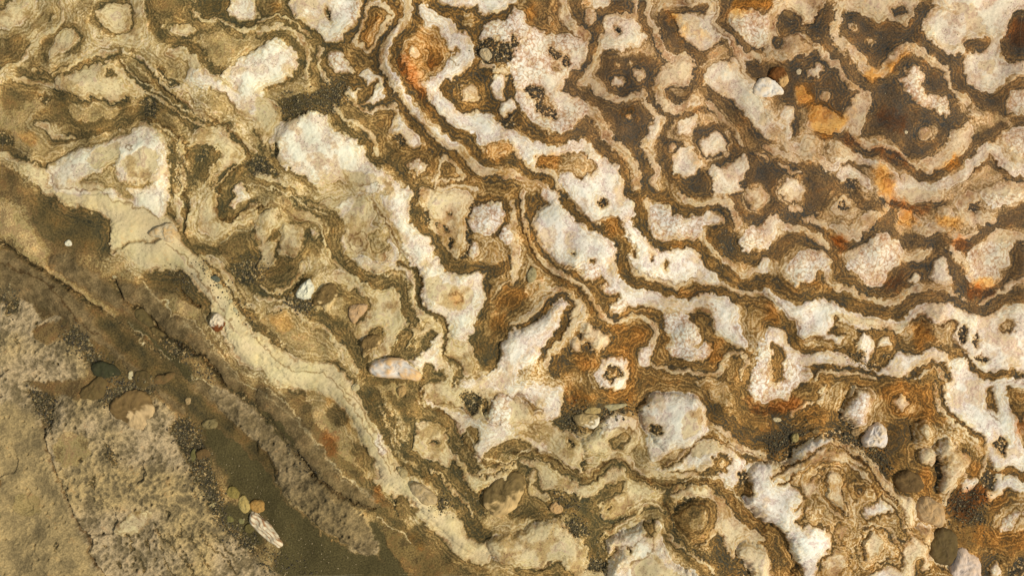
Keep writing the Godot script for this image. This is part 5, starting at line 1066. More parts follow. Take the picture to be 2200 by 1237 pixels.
const GRAVELS := [
["dark gravel beside the tan hollow under the white oval patch",420,2.2,[710,173,737,167,750,173,743,187,737,207,723,220,713,233,697,220,683,200,697,187]],
["dark gravel strip above the big cream dome",420,2.2,[597,207,623,200,650,200,683,207,703,220,710,233,697,246,670,240,643,246,617,256,603,240]],
["black gravel pocket at the cream dome's lower corner",150,2.2,[530,346,550,340,570,343,583,360,590,373,563,370,533,366]],
["dark gravel around the tan stone in the black hollow",200,1.8,[1036,87,1056,83,1076,90,1100,100,1100,127,1070,133,1050,133,1030,123,1023,107]],
["dark gravel in the fork of the olive bands",130,1.8,[303,207,323,213,333,240,320,250,300,240]],
["grey gravel between the brown shelf and the slab",420,2.6,[133,712,167,705,187,725,200,752,220,772,246,798,266,818,233,822,213,785,173,758,147,738]],
["gravel in the hollow at the frame's edge below brown slab",170,2.4,[0,619,20,612,33,645,27,678,7,672]],
["gravel inside the lower crevice of the slabs",170,2.2,[346,732,380,738,406,758,433,785,460,818,440,818,406,778,373,758]],
["grey gravel beside the yellow bands",240,2.2,[500,565,533,552,573,565,573,605,520,605,500,585]],
["gravel along the outer edge of the cream ledge",200,2.0,[420,552,453,579,486,612,513,645,536,678,546,692,526,685,500,652,466,619,433,579]],
["gravel in the dark hollow above the cream ledge bend",140,2.0,[353,585,380,585,406,605,420,625,400,625,373,605]],
["grey gravel under the pale white block",200,2.4,[613,639,643,645,670,645,667,668,637,662]],
["gravel in the notch of the shelf",300,2.6,[53,837,73,837,93,851,113,857,110,891,113,931,100,917,80,891,63,864]],
["gravel along the top edge of the shelf",420,2.6,[233,831,266,817,326,811,326,844,300,837,266,857,240,871,207,857,220,837]],
["gravel strip between pitted shelf and olive sand",1100,2.4,[360,917,380,904,406,904,420,931,433,957,446,984,453,1017,466,1044,480,1090,506,1124,540,1150,560,1177,526,1190,493,1150,460,1110,433,1051,406,997,380,957]],
["gravel in the pit in the middle of the shelf",90,2.2,[227,951,240,951,256,991,243,991]],
["loose stones scattered on the sand below the striped stone",160,2.6,[557,1170,603,1184,650,1210,683,1237,563,1237,550,1197]],
["dark gravel by the large cream block",110,2.2,[936,1067,963,1077,956,1094,940,1087]],
["dark gravel on the pale rock near the pink boulder",150,2.0,[996,844,1023,844,1036,864,1016,891,996,871]],
["gravel in the furrow of the brown slabs",110,2.2,[610,944,637,957,663,997,710,1044,697,1044,657,1011,623,971]],
["dark gravel under the layered stones",480,2.2,[1207,884,1233,871,1300,884,1353,877,1380,864,1366,884,1307,891,1287,911,1247,921,1213,924]],
["dark gravel above the white rock at the bottom",150,2.2,[1260,1210,1287,1200,1300,1217,1273,1224]],
["dark gravel in the olive hollow above the cream dome",170,2.0,[1220,1117,1253,1117,1260,1137,1240,1150,1220,1130]],
["gravel around the peach stone",150,2.0,[1173,1057,1213,1064,1247,1084,1233,1097,1207,1077]],
["grit on the olive flat above the black crevice",360,2.0,[1650,944,1683,924,1730,917,1717,944,1697,964,1683,981,1650,981]],
["brown rubble around the rough white boulder",420,2.2,[1803,897,1837,924,1857,957,1903,964,1923,991,1910,1017,1883,991,1850,964,1817,944]],
["brown rubble in the dark hollow at the corner",420,1.9,[2036,1064,2063,1051,2110,1044,2123,1077,2116,1124,2070,1130,2043,1117]],
["dark grit pocket in the brown hollow",110,2.0,[1823,765,1850,752,1863,778,1896,785,1870,792]],
["pale grains sprinkled over the dark grit in the upper corner",420,1.1,[1600,20,2190,20,2190,380,2000,400,1900,330,1700,300,1600,180]],
["pale grains sprinkled along the dark bands in the middle of the right half",300,1.0,[1300,380,1700,540,2190,620,2190,680,1900,660,1600,590,1280,480]],
["pale chips scattered over the olive bands and hollows at bottom centre",260,1.3,[880,900,1060,960,1300,1080,1400,1140,1290,1200,1120,1120,1000,1100,900,980]],
["pale chips scattered over the olive sand channel",160,1.2,[420,930,520,1000,660,1150,800,1230,620,1230,520,1080]],
]

const KINDS := ["", "K", "D", "B", "T", "C", "W", "S", "G"]
const LEVELS := [0.0, -0.26, 0.0, 0.24, 0.5, 0.8, 1.15, 0.14, 0.5]
# mineral colours by layer, from the dark grit to the white crust: level, then sRGB
const LAYERS := [
	[[-0.4, 42, 34, 28], [-0.2, 74, 69, 60], [0.0, 92, 73, 51], [0.14, 112, 88, 57], [0.3, 140, 108, 65], [0.45, 174, 138, 87], [0.62, 200, 166, 117], [0.8, 216, 188, 146], [1.0, 225, 202, 164], [1.15, 232, 214, 184], [1.4, 240, 228, 208]],
	[[-0.4, 46, 38, 26], [-0.2, 76, 70, 56], [0.0, 88, 70, 42], [0.14, 114, 88, 48], [0.3, 146, 109, 54], [0.45, 180, 142, 80], [0.62, 208, 176, 120], [0.8, 226, 202, 156], [1.0, 236, 220, 188], [1.15, 242, 232, 212], [1.4, 247, 241, 230]],
	[[-0.4, 48, 45, 31], [-0.2, 78, 72, 48], [0.0, 86, 74, 43], [0.14, 110, 93, 53], [0.3, 138, 114, 66], [0.45, 164, 139, 84], [0.62, 192, 168, 110], [0.8, 214, 193, 142], [1.0, 227, 209, 168], [1.15, 235, 227, 199], [1.4, 243, 238, 221]],
	[[-0.4, 44, 40, 26], [-0.2, 68, 60, 38], [0.0, 96, 80, 46], [0.14, 112, 92, 54], [0.3, 126, 102, 62], [0.45, 148, 126, 76], [0.62, 178, 156, 106], [0.8, 206, 188, 138], [1.0, 220, 204, 160], [1.15, 230, 214, 180], [1.4, 238, 228, 206]],
]
# thin iron-stained seams: level, half width in level, how much of the colour is left
const SEAMS := [[0.1, 0.018, 0.8], [0.19, 0.021, 0.7], [0.31, 0.021, 0.66], [0.38, 0.015, 0.78], [0.44, 0.018, 0.7], [0.56, 0.021, 0.62], [0.62, 0.015, 0.8], [0.68, 0.018, 0.72], [0.74, 0.015, 0.8], [0.9, 0.024, 0.66], [0.96, 0.015, 0.8], [1.04, 0.018, 0.72]]
const ZONES := [
	[0, 1900, 200], [0, 1450, 160], [0, 2050, 480], [0, 1650, 330], [0, 1300, 200],
	[1, 1300, 720], [1, 960, 200], [1, 1750, 800], [1, 2050, 1000], [1, 1150, 430], [1, 1400, 560], [1, 880, 40],
	[2, 300, 250], [2, 640, 560], [2, 560, 60], [2, 850, 1000], [2, 1250, 1060], [2, 360, 470], [2, 850, 720], [1, 1780, 1080], [2, 640, 330],
	[3, 150, 1050], [3, 220, 720], [3, 520, 1000], [3, 80, 560], [3, 420, 860],
]

var lab := PackedByteArray()
var fid := PackedInt32Array()
var raise := PackedFloat32Array()
var over := {}
var dist := []
var up := []
var nz := {}
var zone := PackedByteArray()
var ovu := {}
var rows_col := []
var rows_h := []
var lut := []
var hlut := PackedFloat32Array()
var srgb := PackedByteArray()
var hmap := PackedFloat32Array()
var feats := []
var taken := {}

func numbered(called: String) -> String:
	var n: int = taken.get(called, 0)
	taken[called] = n + 1
	return called if n == 0 else "%s_%03d" % [called, n]

func _ready():
	var cam := Camera3D.new()
	cam.name = "camera"
	cam.position = Vector3(0, 17.0, 0)
	cam.rotation_degrees = Vector3(-90, 0, 0)
	cam.fov = rad_to_deg(2.0 * atan(PH * CM * 0.5 / 17.0))
	cam.far = 200.0
	add_child(cam)
	cam.current = true
	var sky_m := ProceduralSkyMaterial.new()
	sky_m.sky_top_color = Color(0.54, 0.58, 0.63)
	sky_m.sky_horizon_color = Color(0.8, 0.79, 0.76)
	sky_m.ground_bottom_color = Color(0.3, 0.27, 0.22)
	sky_m.ground_horizon_color = Color(0.62, 0.62, 0.6)
	sky_m.sky_curve = 0.2
	var sky := Sky.new()
	sky.sky_material = sky_m
	var env := Environment.new()
	env.background_mode = Environment.BG_SKY
	env.sky = sky
	env.tonemap_mode = Environment.TONE_MAPPER_LINEAR
	env.tonemap_exposure = EXPOSURE
	env.sdfgi_enabled = true
	env.ssao_enabled = true
	env.ssil_enabled = true
	var we := WorldEnvironment.new()
	we.name = "world_environment"
	we.environment = env
	add_child(we)
	var sun := DirectionalLight3D.new()
	sun.name = "sun"
	sun.light_energy = 1.2
	sun.light_color = Color(1.0, 0.97, 0.92)
	sun.light_angular_distance = 0.6
	sun.shadow_enabled = true
	add_child(sun)
	sun.look_at_from_position(Vector3(9.0, 10.0, 3.4), Vector3.ZERO, Vector3.UP)

	lay_out_rock()
	measure_rock()
	colour_rock()
	build_ground()
	for s in STONES:
		build_stone(s)
	build_gravel()

# ---------------------------------------------------------------- plan of the layers
func poly_area(p: Array) -> float:
	var a := 0.0
	var n := p.size() / 2
	for i in n:
		var j := (i + 1) % n
		a += float(p[2 * i]) * p[2 * j + 1] - float(p[2 * j]) * p[2 * i + 1]
	return abs(a) * 0.5

func cells_in_poly(p: Array) -> PackedInt32Array:
	var out := PackedInt32Array()
	var n := p.size() / 2
	var y0 := 1e9
	var y1 := -1e9
	for i in n:
		y0 = min(y0, p[2 * i + 1])
		y1 = max(y1, p[2 * i + 1])
	var ra: int = max(0, int(y0 * FH / PH))
	var rb: int = min(FH - 1, int(y1 * FH / PH) + 1)
	for r in range(ra, rb + 1):
		var y := (r + 0.5) * PH / FH
		var xs := []
		for i in n:
			var j := (i + 1) % n
			var ya: float = p[2 * i + 1]
			var yb: float = p[2 * j + 1]
			if (ya <= y) != (yb <= y):
				xs.append(p[2 * i] + (y - ya) / (yb - ya) * (p[2 * j] - p[2 * i]))
		xs.sort()
		for k in range(0, xs.size() - 1, 2):
			var ca: int = max(0, int(ceil(xs[k] * FW / PW - 0.5)))
			var cb: int = min(FW - 1, int(floor(xs[k + 1] * FW / PW - 0.5)))
			for c in range(ca, cb + 1):
				out.append(r * FW + c)
	return out

func cells_on_line(p: Array, hw: float) -> PackedInt32Array:
	var out := PackedInt32Array()
	var h: float = max(hw, 1.6)
	for i in p.size() / 2 - 1:
		var a := Vector2(p[2 * i], p[2 * i + 1])
		var b := Vector2(p[2 * i + 2], p[2 * i + 3])
		var c0: int = max(0, int((min(a.x, b.x) - h) * FW / PW))
		var c1: int = min(FW - 1, int((max(a.x, b.x) + h) * FW / PW))
		var r0: int = max(0, int((min(a.y, b.y) - h) * FH / PH))
		var r1: int = min(FH - 1, int((max(a.y, b.y) + h) * FH / PH))
		var d := b - a
		var l2: float = max(d.length_squared(), 0.001)
		for r in range(r0, r1 + 1):
			for c in range(c0, c1 + 1):
				var q := Vector2((c + 0.5) * PW / FW, (r + 0.5) * PH / FH)
				var t: float = clamp((q - a).dot(d) / l2, 0.0, 1.0)
				if (a + d * t).distance_squared_to(q) <= h * h:
					out.append(r * FW + c)
	return out

func rounded(p: Array, closed: bool) -> Array:
	# corners of a surveyed outline softened into a curve
	var n := p.size() / 2
	var out := []
	var last := n if closed else n - 1
	for i in last:
		var q := []
		for k in 4:
			var j := i - 1 + k
			j = posmod(j, n) if closed else clampi(j, 0, n - 1)
			q.append(Vector2(p[2 * j], p[2 * j + 1]))
		for k in 4:
			var v: Vector2 = q[1].cubic_interpolate(q[2], q[0], q[3], k / 4.0)
			out.append(v.x)
			out.append(v.y)
	if not closed:
		out.append(p[2 * n - 2])
		out.append(p[2 * n - 1])
	return out

func lay_out_rock():
	lab.resize(FW * FH)
	fid.resize(FW * FH)
	fid.fill(-1)
	raise.resize(FW * FH)
	for k in ["O", "R", "M", "N", "X", "P", "Q", "L"]:
		var b := PackedByteArray()
		b.resize(FW * FH)
		over[k] = b
	var jobs := []
	for i in FEATURES.size():
		var f: Array = FEATURES[i]
		var is_line: bool = f[1] > 0 and f[0] != "H"
		var p := rounded(f[2], not is_line)
		var order := 0.0
		if is_line:
			order = (0.0 - f[1]) if f[1] > 3.6 else 1e8 - f[1]
		else:
			order = (1e7 if f[0] != "Z" else 1.00001e7) - poly_area(f[2]) * (1.0 if f[0] != "Z" else 0.0)
		jobs.append([order, i, f[0], f[1], p, is_line])
	jobs.sort_custom(func(a, b): return a[0] < b[0] if a[0] != b[0] else a[1] < b[1])
	for j in jobs:
		var k: String = j[2]
		var cells: PackedInt32Array = cells_on_line(j[4], j[3]) if j[5] else cells_in_poly(j[4])
		if k == "H":
			for c in cells:
				raise[c] = j[3] * CM * (0.75 if j[3] > 19 else 0.6)
			continue
		if j[5] and (j[3] < 1.6 or k == "X" or k == "R"):
			# a hairline seam: dark (Q) or pale (P)
			var mk := "P" if k == "C" or k == "W" or k == "T" else "Q"
			var ms: PackedByteArray = over[mk]
			for c in cells:
				ms[c] = 255 if k != "T" else 120
			over[mk] = ms
			if k == "X":
				var mx: PackedByteArray = over["X"]
				for c in cells:
					mx[c] = 255
				over["X"] = mx
			continue
		if k == "Z":
			var mz: PackedByteArray = over["M"]
			for c in cells:
				mz[c] = 0
			over["M"] = mz
		var code := KINDS.find(k) if k != "Z" else 2
		if over.has(k):
			var m: PackedByteArray = over[k]
			for c in cells:
				m[c] = 255
			over[k] = m
			code = {"N": 6, "X": 1, "R": (3 if j[5] else -1)}.get(k, -1)
		else:
			# a later layer without veins covers an earlier veined one
			var m: PackedByteArray = over["N"]
			for c in cells:
				m[c] = 0
			over["N"] = m
		if code < 0:
			continue
		var part: int = j[1] if not j[5] or j[3] > 3.6 else -1
		for c in cells:
			lab[c] = code
			if part >= 0:
				fid[c] = part

func far_map(task: int):
	# distance in plan units from the cells of one layer; tasks 9 and 10: depth inside the light layers and inside raised rock
	var d := PackedFloat32Array()
	d.resize(FW * FH)
	for i in FW * FH:
		var on := false
		if task <= 8:
			on = lab[i] == task
		elif task == 9:
			on = not (lab[i] == 5 or lab[i] == 6)
		elif task == 10:
			on = raise[i] <= 0.0
		elif task == 11:
			on = over["X"][i] > 0
		else:
			on = lab[i] != 2
		d[i] = 0.0 if on else 1e4
	for r in FH:
		var o := r * FW
		for c in FW:
			var v := d[o + c]
			if v == 0.0:
				continue
			if c > 0:
				v = minf(v, d[o + c - 1] + 1.0)
			if r > 0:
				var u := o - FW + c
				v = minf(v, d[u] + 1.0)
				if c > 0:
					v = minf(v, d[u - 1] + 1.414)
				if c < FW - 1:
					v = minf(v, d[u + 1] + 1.414)
			d[o + c] = v
	for r in range(FH - 1, -1, -1):
		var o := r * FW
		for c in range(FW - 1, -1, -1):
			var v := d[o + c]
			if v == 0.0:
				continue
			if c < FW - 1:
				v = minf(v, d[o + c + 1] + 1.0)
			if r < FH - 1:
				var u := o + FW + c
				v = minf(v, d[u] + 1.0)
				if c > 0:
					v = minf(v, d[u - 1] + 1.414)
				if c < FW - 1:
					v = minf(v, d[u + 1] + 1.414)
			d[o + c] = v
	for i in FW * FH:
		d[i] = minf(d[i] * SQ, 400.0)
	dist[task] = d

func enlarge(d: PackedFloat32Array) -> PackedFloat32Array:
	var im := Image.create_from_data(FW, FH, false, Image.FORMAT_RF, d.to_byte_array())
	im.resize(TW, TH, Image.INTERPOLATE_CUBIC)
	return im.get_data().to_float32_array()

func enlarge_mask(b: PackedByteArray, soft: int) -> PackedByteArray:
	var im := Image.create_from_data(FW, FH, false, Image.FORMAT_L8, b)
	if soft > 1:
		im.resize(FW / soft, FH / soft, Image.INTERPOLATE_LANCZOS)
	im.resize(TW, TH, Image.INTERPOLATE_CUBIC)
	return im.get_data()

func noise_map(sd: int, freq: float, oct: int, kind := FastNoiseLite.TYPE_SIMPLEX_SMOOTH, gain := 0.5) -> PackedByteArray:
	var n := FastNoiseLite.new()
	n.seed = sd
	n.noise_type = kind
	n.frequency = freq
	n.fractal_type = FastNoiseLite.FRACTAL_FBM if oct > 1 else FastNoiseLite.FRACTAL_NONE
	n.fractal_octaves = oct
	n.fractal_gain = gain
	if kind == FastNoiseLite.TYPE_CELLULAR:
		n.cellular_return_type = FastNoiseLite.RETURN_DISTANCE
		n.cellular_jitter = 1.0
	return n.get_image(TW, TH, false, false, true).get_data()

const NOISES := [["wx", 11, 0.04, 3, 0, 0.5], ["wy", 12, 0.04, 3, 0, 0.5], ["cel", 13, 0.085, 1, 1, 0.5], ["gr", 14, 0.24, 2, 0, 0.6], ["md", 15, 0.02, 4, 0, 0.45], ["lg", 16, 0.004, 3, 0, 0.5], ["vn", 17, 0.06, 2, 0, 0.5], ["fb", 18, 0.1, 3, 0, 0.6], ["pit", 19, 0.05, 1, 1, 0.5], ["sc", 20, 0.16, 1, 1, 0.5], ["st", 21, 0.011, 5, 0, 0.6]]

func noise_task(i: int):
	var a: Array = NOISES[i]
	noise_out[i] = noise_map(a[1], a[2], a[3], FastNoiseLite.TYPE_CELLULAR if a[4] == 1 else FastNoiseLite.TYPE_SIMPLEX_SMOOTH, a[5])

var noise_out := []

func measure_rock():
	dist.resize(13)
	var id := WorkerThreadPool.add_group_task(far_map, 13)
	WorkerThreadPool.wait_for_group_task_completion(id)
	up.resize(13)
	for i in range(1, 13):
		up[i] = enlarge(dist[i])
	up[0] = enlarge(raise)
	noise_out.resize(NOISES.size())
	id = WorkerThreadPool.add_group_task(noise_task, NOISES.size())
	WorkerThreadPool.wait_for_group_task_completion(id)
	for i in NOISES.size():
		nz[NOISES[i][0]] = noise_out[i]
	ovu["O"] = enlarge_mask(over["O"], 9)
	ovu["R"] = enlarge_mask(over["R"], 9)
	ovu["M"] = enlarge_mask(over["M"], 3)
	ovu["N"] = enlarge_mask(over["N"], 2)
	ovu["L"] = enlarge_mask(over["L"], 4)
	ovu["P"] = enlarge_mask(over["P"], 1)
	ovu["Q"] = enlarge_mask(over["Q"], 1)
	var zw := 80
	var zh := 45
	var zi := Image.create(zw, zh, false, Image.FORMAT_RGBA8)
	for y in zh:
		for x in zw:
			var w := [0.0, 0.0, 0.0, 0.0]
			for z in ZONES:
				var q := Vector2(z[1] - (x + 0.5) * PW / zw, z[2] - (y + 0.5) * PH / zh).length() + 30.0
				w[z[0]] += pow(1.0 / q, 4.0)
			var t: float = w[0] + w[1] + w[2] + w[3]
			zi.set_pixel(x, y, Color(w[0] / t, w[1] / t, w[2] / t, w[3] / t))
	zi.resize(TW, TH, Image.INTERPOLATE_CUBIC)
	zone = zi.get_data()
	for z in 4:
		var t := PackedFloat32Array()
		t.resize(512 * 3)
		for i in 512:
			var s := -0.4 + 1.8 * i / 511.0
			var a: Array = LAYERS[z]
			var k := 0
			while k < a.size() - 2 and a[k + 1][0] < s:
				k += 1
			var f: float = clamp((s - a[k][0]) / (a[k + 1][0] - a[k][0]), 0.0, 1.0)
			var c := Color8(a[k][1], a[k][2], a[k][3]).srgb_to_linear().lerp(Color8(a[k + 1][1], a[k + 1][2], a[k + 1][3]).srgb_to_linear(), f)
			for e in SEAMS:
				var g: float = exp(-pow((s - e[0]) / e[1], 2.0))
				c.r *= 1.0 - (1.0 - e[2]) * g * 0.8
				c.g *= 1.0 - (1.0 - e[2]) * g * 1.1
				c.b *= 1.0 - (1.0 - e[2]) * g * 0.95
			t[3 * i] = c.r
			t[3 * i + 1] = c.g
			t[3 * i + 2] = c.b
		lut.append(t)
	hlut.resize(256)
	for i in 256:
		var s := -0.4 + 1.8 * i / 255.0
		var st: float = floor(s * 7.0) / 7.0
		var fr: float = s * 7.0 - floor(s * 7.0)
		hlut[i] = (st + smoothstep(0.3, 0.7, fr) / 7.0) * STEP_H
	srgb.resize(4097)
	for i in 4097:
		var v: float = i / 4096.0
		srgb[i] = int(round(255.0 * (12.92 * v if v < 0.0031308 else 1.055 * pow(v, 1.0 / 2.4) - 0.055)))

const STEP_H := 0.055
const EXPOSURE := 0.92
const ROWS := 16
const WARP := 0.05

func rock_rows(task: int):
	var col := PackedByteArray()
	col.resize(TW * ROWS * 3)
	var hh := PackedFloat32Array()
	hh.resize(TW * ROWS)
	var wx: PackedByteArray = nz["wx"]
	var wy: PackedByteArray = nz["wy"]
	var cel: PackedByteArray = nz["cel"]
	var gr: PackedByteArray = nz["gr"]
	var md: PackedByteArray = nz["md"]
	var lg: PackedByteArray = nz["lg"]
	var vn: PackedByteArray = nz["vn"]
	var fb: PackedByteArray = nz["fb"]
	var pit: PackedByteArray = nz["pit"]
	var sc: PackedByteArray = nz["sc"]
	var st: PackedByteArray = nz["st"]
	var oo: PackedByteArray = ovu["O"]
	var rr: PackedByteArray = ovu["R"]
	var mm: PackedByteArray = ovu["M"]
	var nn: PackedByteArray = ovu["N"]
	var ll: PackedByteArray = ovu["L"]
	var pp: PackedByteArray = ovu["P"]
	var qq: PackedByteArray = ovu["Q"]
	var u0: PackedFloat32Array = up[0]
	var u1: PackedFloat32Array = up[1]
	var u2: PackedFloat32Array = up[2]
	var u3: PackedFloat32Array = up[3]
	var u4: PackedFloat32Array = up[4]
	var u5: PackedFloat32Array = up[5]
	var u6: PackedFloat32Array = up[6]
	var u7: PackedFloat32Array = up[7]
	var u8: PackedFloat32Array = up[8]
	var u9: PackedFloat32Array = up[9]
	var u10: PackedFloat32Array = up[10]
	var u11: PackedFloat32Array = up[11]
	var u12: PackedFloat32Array = up[12]
	var l0: PackedFloat32Array = lut[0]
	var l1: PackedFloat32Array = lut[1]
	var l2: PackedFloat32Array = lut[2]
	var l3: PackedFloat32Array = lut[3]
	for ry in ROWS:
		var y := task * ROWS + ry
		for x in TW:
			var i := y * TW + x
			# some edges are crumbly, others crisp
			var rag := clampf((lg[i] - 128) / 90.0 + 0.3 + (wx[i] - 128) / 160.0, 0.0, 1.0)
			var xi := clampi(x + int(round((wx[i] - 128) * WARP + (fb[i] - 128) * rag * 0.04)), 0, TW - 1)
			var yi := clampi(y + int(round((wy[i] - 128) * WARP + (vn[i] - 128) * rag * 0.04)), 0, TH - 1)
			var j := yi * TW + xi
			var jh := ((y + yi) >> 1) * TW + ((x + xi) >> 1)
			var za := zone[4 * i] / 255.0
			var zb := zone[4 * i + 1] / 255.0
			var zc := zone[4 * i + 2] / 255.0
			var zd := zone[4 * i + 3] / 255.0
			var w1 := 1.0 / (maxf(u1[j], 0.0) + 2.0); w1 *= w1 * w1
			var w2 := 1.0 / (maxf(u2[j], 0.0) + 2.0 + 0.5 * za); w2 *= w2 * w2
			var w3 := 1.0 / (maxf(u3[j], 0.0) + 2.0); w3 *= w3 * w3
			var w4 := 1.0 / (maxf(u4[j], 0.0) + 2.0); w4 *= w4 * w4
			var w5 := 1.0 / (maxf(u5[j], 0.0) + 2.0); w5 *= w5 * w5 * 0.6
			var w6 := 1.0 / (maxf(u6[j], 0.0) + 2.0); w6 *= w6 * w6 * 0.26
			var w7 := 1.0 / (maxf(u7[j], 0.0) + 2.0); w7 *= w7 * w7
			var w8 := 1.0 / (maxf(u8[j], 0.0) + 2.0); w8 *= w8 * w8
			var w0 := 0.0005 + 0.0008 * zc
			var tot := w1 + w2 + w3 + w4 + w5 + w6 + w7 + w8 + w0
			var g := (gr[i] - 128) / 128.0
			var m := (md[i] - 128) / 128.0
			var f := (fb[i] - 128) / 128.0
			var n := nn[j] / 255.0
			var s := (w1 * -0.18 + w3 * 0.25 + w4 * 0.54 + w5 * 0.86 + w6 * 1.15 + w7 * 0.14 + w8 * 0.5 + w0 * (0.5 - 0.08 * za + 0.2 * zc)) / tot
			var light := clampf((s - 0.45) * 2.5, 0.0, 1.0)
			var stone_s := s
			# fine strata follow the edges of the pale layers
			var lam := 0.0
			var rim := 0.0
			var sm := ll[j] / 255.0
			if u9[j] > 0.5:
				var t := u9[j] + f * 2.0 + m * 3.0
				lam = -0.34 * exp(-(t - 6.5) * (t - 6.5) * 0.16) - 0.22 * exp(-(t - 14.0) * (t - 14.0) * 0.2) - 0.12 * exp(-(t - 21.0) * (t - 21.0) * 0.15)
				lam *= clampf(0.6 + 1.7 * m, 0.12, 1.0)
				rim = exp(-(t - 1.8) * (t - 1.8) * 0.35) * clampf(0.5 - 1.8 * m, 0.0, 1.0)
			else:
				var t := minf(u5[j], u6[j]) + f * 1.5 + m * 4.0
				lam = (0.2 * cos(t * 0.74) + 0.08 * cos(t * 0.33 + 1.3))  * clampf(1.1 - t / (42.0 + 40.0 * zb), 0.0, 1.0) * (1.0 - w7 / tot)
				lam *= 1.0 - 0.85 * za * clampf((t - 14.0) / 10.0, 0.0, 1.0)
			var big := maxf(maxf(maxf(w1, w2), maxf(w3, w4)), maxf(maxf(w5, w6), maxf(w7, w8)))
			var edge := clampf((1.0 - big / tot) * 2.2, 0.0, 1.0)
			s += lam * (1.0 - 0.6 * sm) + (m * (0.085 + 0.1 * light) + f * (0.03 + 0.07 * edge + 0.2 * edge * rag + 0.12 * n)) * (1.0 - 0.7 * sm) + g * (0.05 + 0.1 * edge * rag - 0.03 * light)
			if u12[j] > 0.3:
				# a band is golden at its margins and dark in its core
				var t := u12[j] + f * 1.5 + m * 1.5
				s += 0.22 * exp(-t * t * 0.013) + 0.05 * cos(t * 0.8) - 0.03
			var stain := (st[i] - 128) / 128.0
			s -= light * (1.0 - sm) * clampf(stain * 0.8 - 0.12, 0.0, 0.2)
			s += (1.0 - light) * m * 0.05 + sm * -0.03
			s += w1 / tot * clampf(-f * 2.0 - 0.15 + g * 0.7, 0.0, 0.8)
			s += (1.0 - s) * pp[j] / 255.0 * 0.7
			var k := clampi(int((s + 0.4) * 283.9), 0, 511)
			var k3 := k * 3
			var r := l0[k3] * za + l1[k3] * zb + l2[k3] * zc + l3[k3] * zd
			var gg := l0[k3 + 1] * za + l1[k3 + 1] * zb + l2[k3 + 1] * zc + l3[k3 + 1] * zd
			var b := l0[k3 + 2] * za + l1[k3 + 2] * zb + l2[k3 + 2] * zc + l3[k3 + 2] * zd
			var mo := 1.0 + (lg[i] - 128) * 0.0022 + m * 0.22 * (1.0 - light)
			r *= mo * (1.0 + 0.1 * m * (1.0 - light))
			gg *= mo
			b *= mo * (1.0 - 0.12 * m)
			var pk := light * stain * 0.5
			r *= 1.0 + 0.07 * pk
			gg *= 1.0 - 0.03 * pk
			b *= 1.0 - 0.02 * pk
			# olive silt and the pitted shelf
			var q := w7 / tot
			if q > 0.02:
				var v := 1.0 + 0.16 * m + 0.1 * g
				r += (0.08 * v - r) * q
				gg += (0.063 * v - gg) * q
				b += (0.023 * v - b) * q
			q = w8 / tot
			if q > 0.02:
				var t := clampf(0.52 + m * 0.8 + stain * 0.7 + (cel[i] - 90) / 200.0 + f * 0.4, 0.0, 1.0)
				var e := clampf((lg[i] - 110) / 60.0, 0.0, 1.0)
				e = maxf(e, sm)
				if absf(vn[i] - 126.0) < 22.0:
					t = minf(t + 0.22 * (1.0 - sm), 1.0)
				if pit[i] < 34 and m > -0.1:
					t = maxf(t - 0.5 * (1.0 - 0.6 * sm), -0.3)
				t = lerpf(t, 0.6 + 0.35 * stain + 0.3 * m + 0.15 * f, sm * 0.75)
				r += (0.15 + 0.29 * t - r) * q
				gg += (0.112 + (0.216 - 0.012 * e) * t - gg) * q
				b += (0.053 + (0.122 - 0.04 * e) * t - b) * q
			var o := mm[j] / 255.0 * (1.0 - w7 / tot)
			if o > 0.02:
				var t := clampf(0.38 + m * 0.3 + (pit[i] - 100) / 210.0 + f * 0.35, 0.0, 1.0)
				r += (0.105 + 0.17 * t - r) * o * 0.75
				gg += (0.075 + 0.12 * t - gg) * o * 0.75
				b += (0.032 + 0.054 * t - b) * o * 0.75
			# red-brown veins in the crusted patches
			if n > 0.3:
				var v := absf(vn[i] - 126.0 + f * 10.0)
				if v < 24.0:
					var t := minf((1.0 - v / 24.0) * 1.5, 1.0) * (n - 0.3) * 1.2
					r *= 1.0 - 0.36 * t
					gg *= 1.0 - 0.55 * t
					b *= 1.0 - 0.68 * t
			if rim > 0.05:
				r *= 1.0 - 0.3 * rim
				gg *= 1.0 - 0.42 * rim
				b *= 1.0 - 0.52 * rim
			if qq[j] > 5:
				var t := qq[j] / 255.0
				r *= 1.0 - 0.5 * t
				gg *= 1.0 - 0.58 * t
				b *= 1.0 - 0.66 * t
			# iron stains
			o = clampf(oo[j] / 255.0 * 1.7 - 0.42 + 0.06 * za + m * 0.7 + f * 0.35, 0.0, 1.0)
			r *= 1.0 + (0.06 + 0.1 * za) * o
			gg *= 1.0 - (0.12 + 0.04 * za) * o
			b *= 1.0 - (0.33 + 0.27 * za) * o
			o = clampf(rr[j] / 255.0 * 1.5 - 0.35 + m * 0.6 + f * 0.4, 0.0, 1.0)
			r *= 1.0 - 0.08 * o
			gg *= 1.0 - 0.38 * o
			b *= 1.0 - 0.55 * o
			# grit: dark and pale grains in the sandy layers, few dark specks on the crust
			var gv := 1.0 + g * (0.5 - 0.38 * light) + f * 0.07
			if light > 0.6 and sc[i] < 30 and m + f < -0.4:
				gv *= 0.5
			r = clampf(r * gv, 0.0, 1.0)
			gg = clampf(gg * gv, 0.0, 1.0)
			b = clampf(b * gv, 0.0, 1.0)
			var at := (ry * TW + x) * 3
			col[at] = srgb[int(r * 4096.0)]
			col[at + 1] = srgb[int(gg * 4096.0)]
			col[at + 2] = srgb[int(b * 4096.0)]
			# relief
			var shelf := clampf((w8 / tot) * 1.2, 0.0, 1.0)
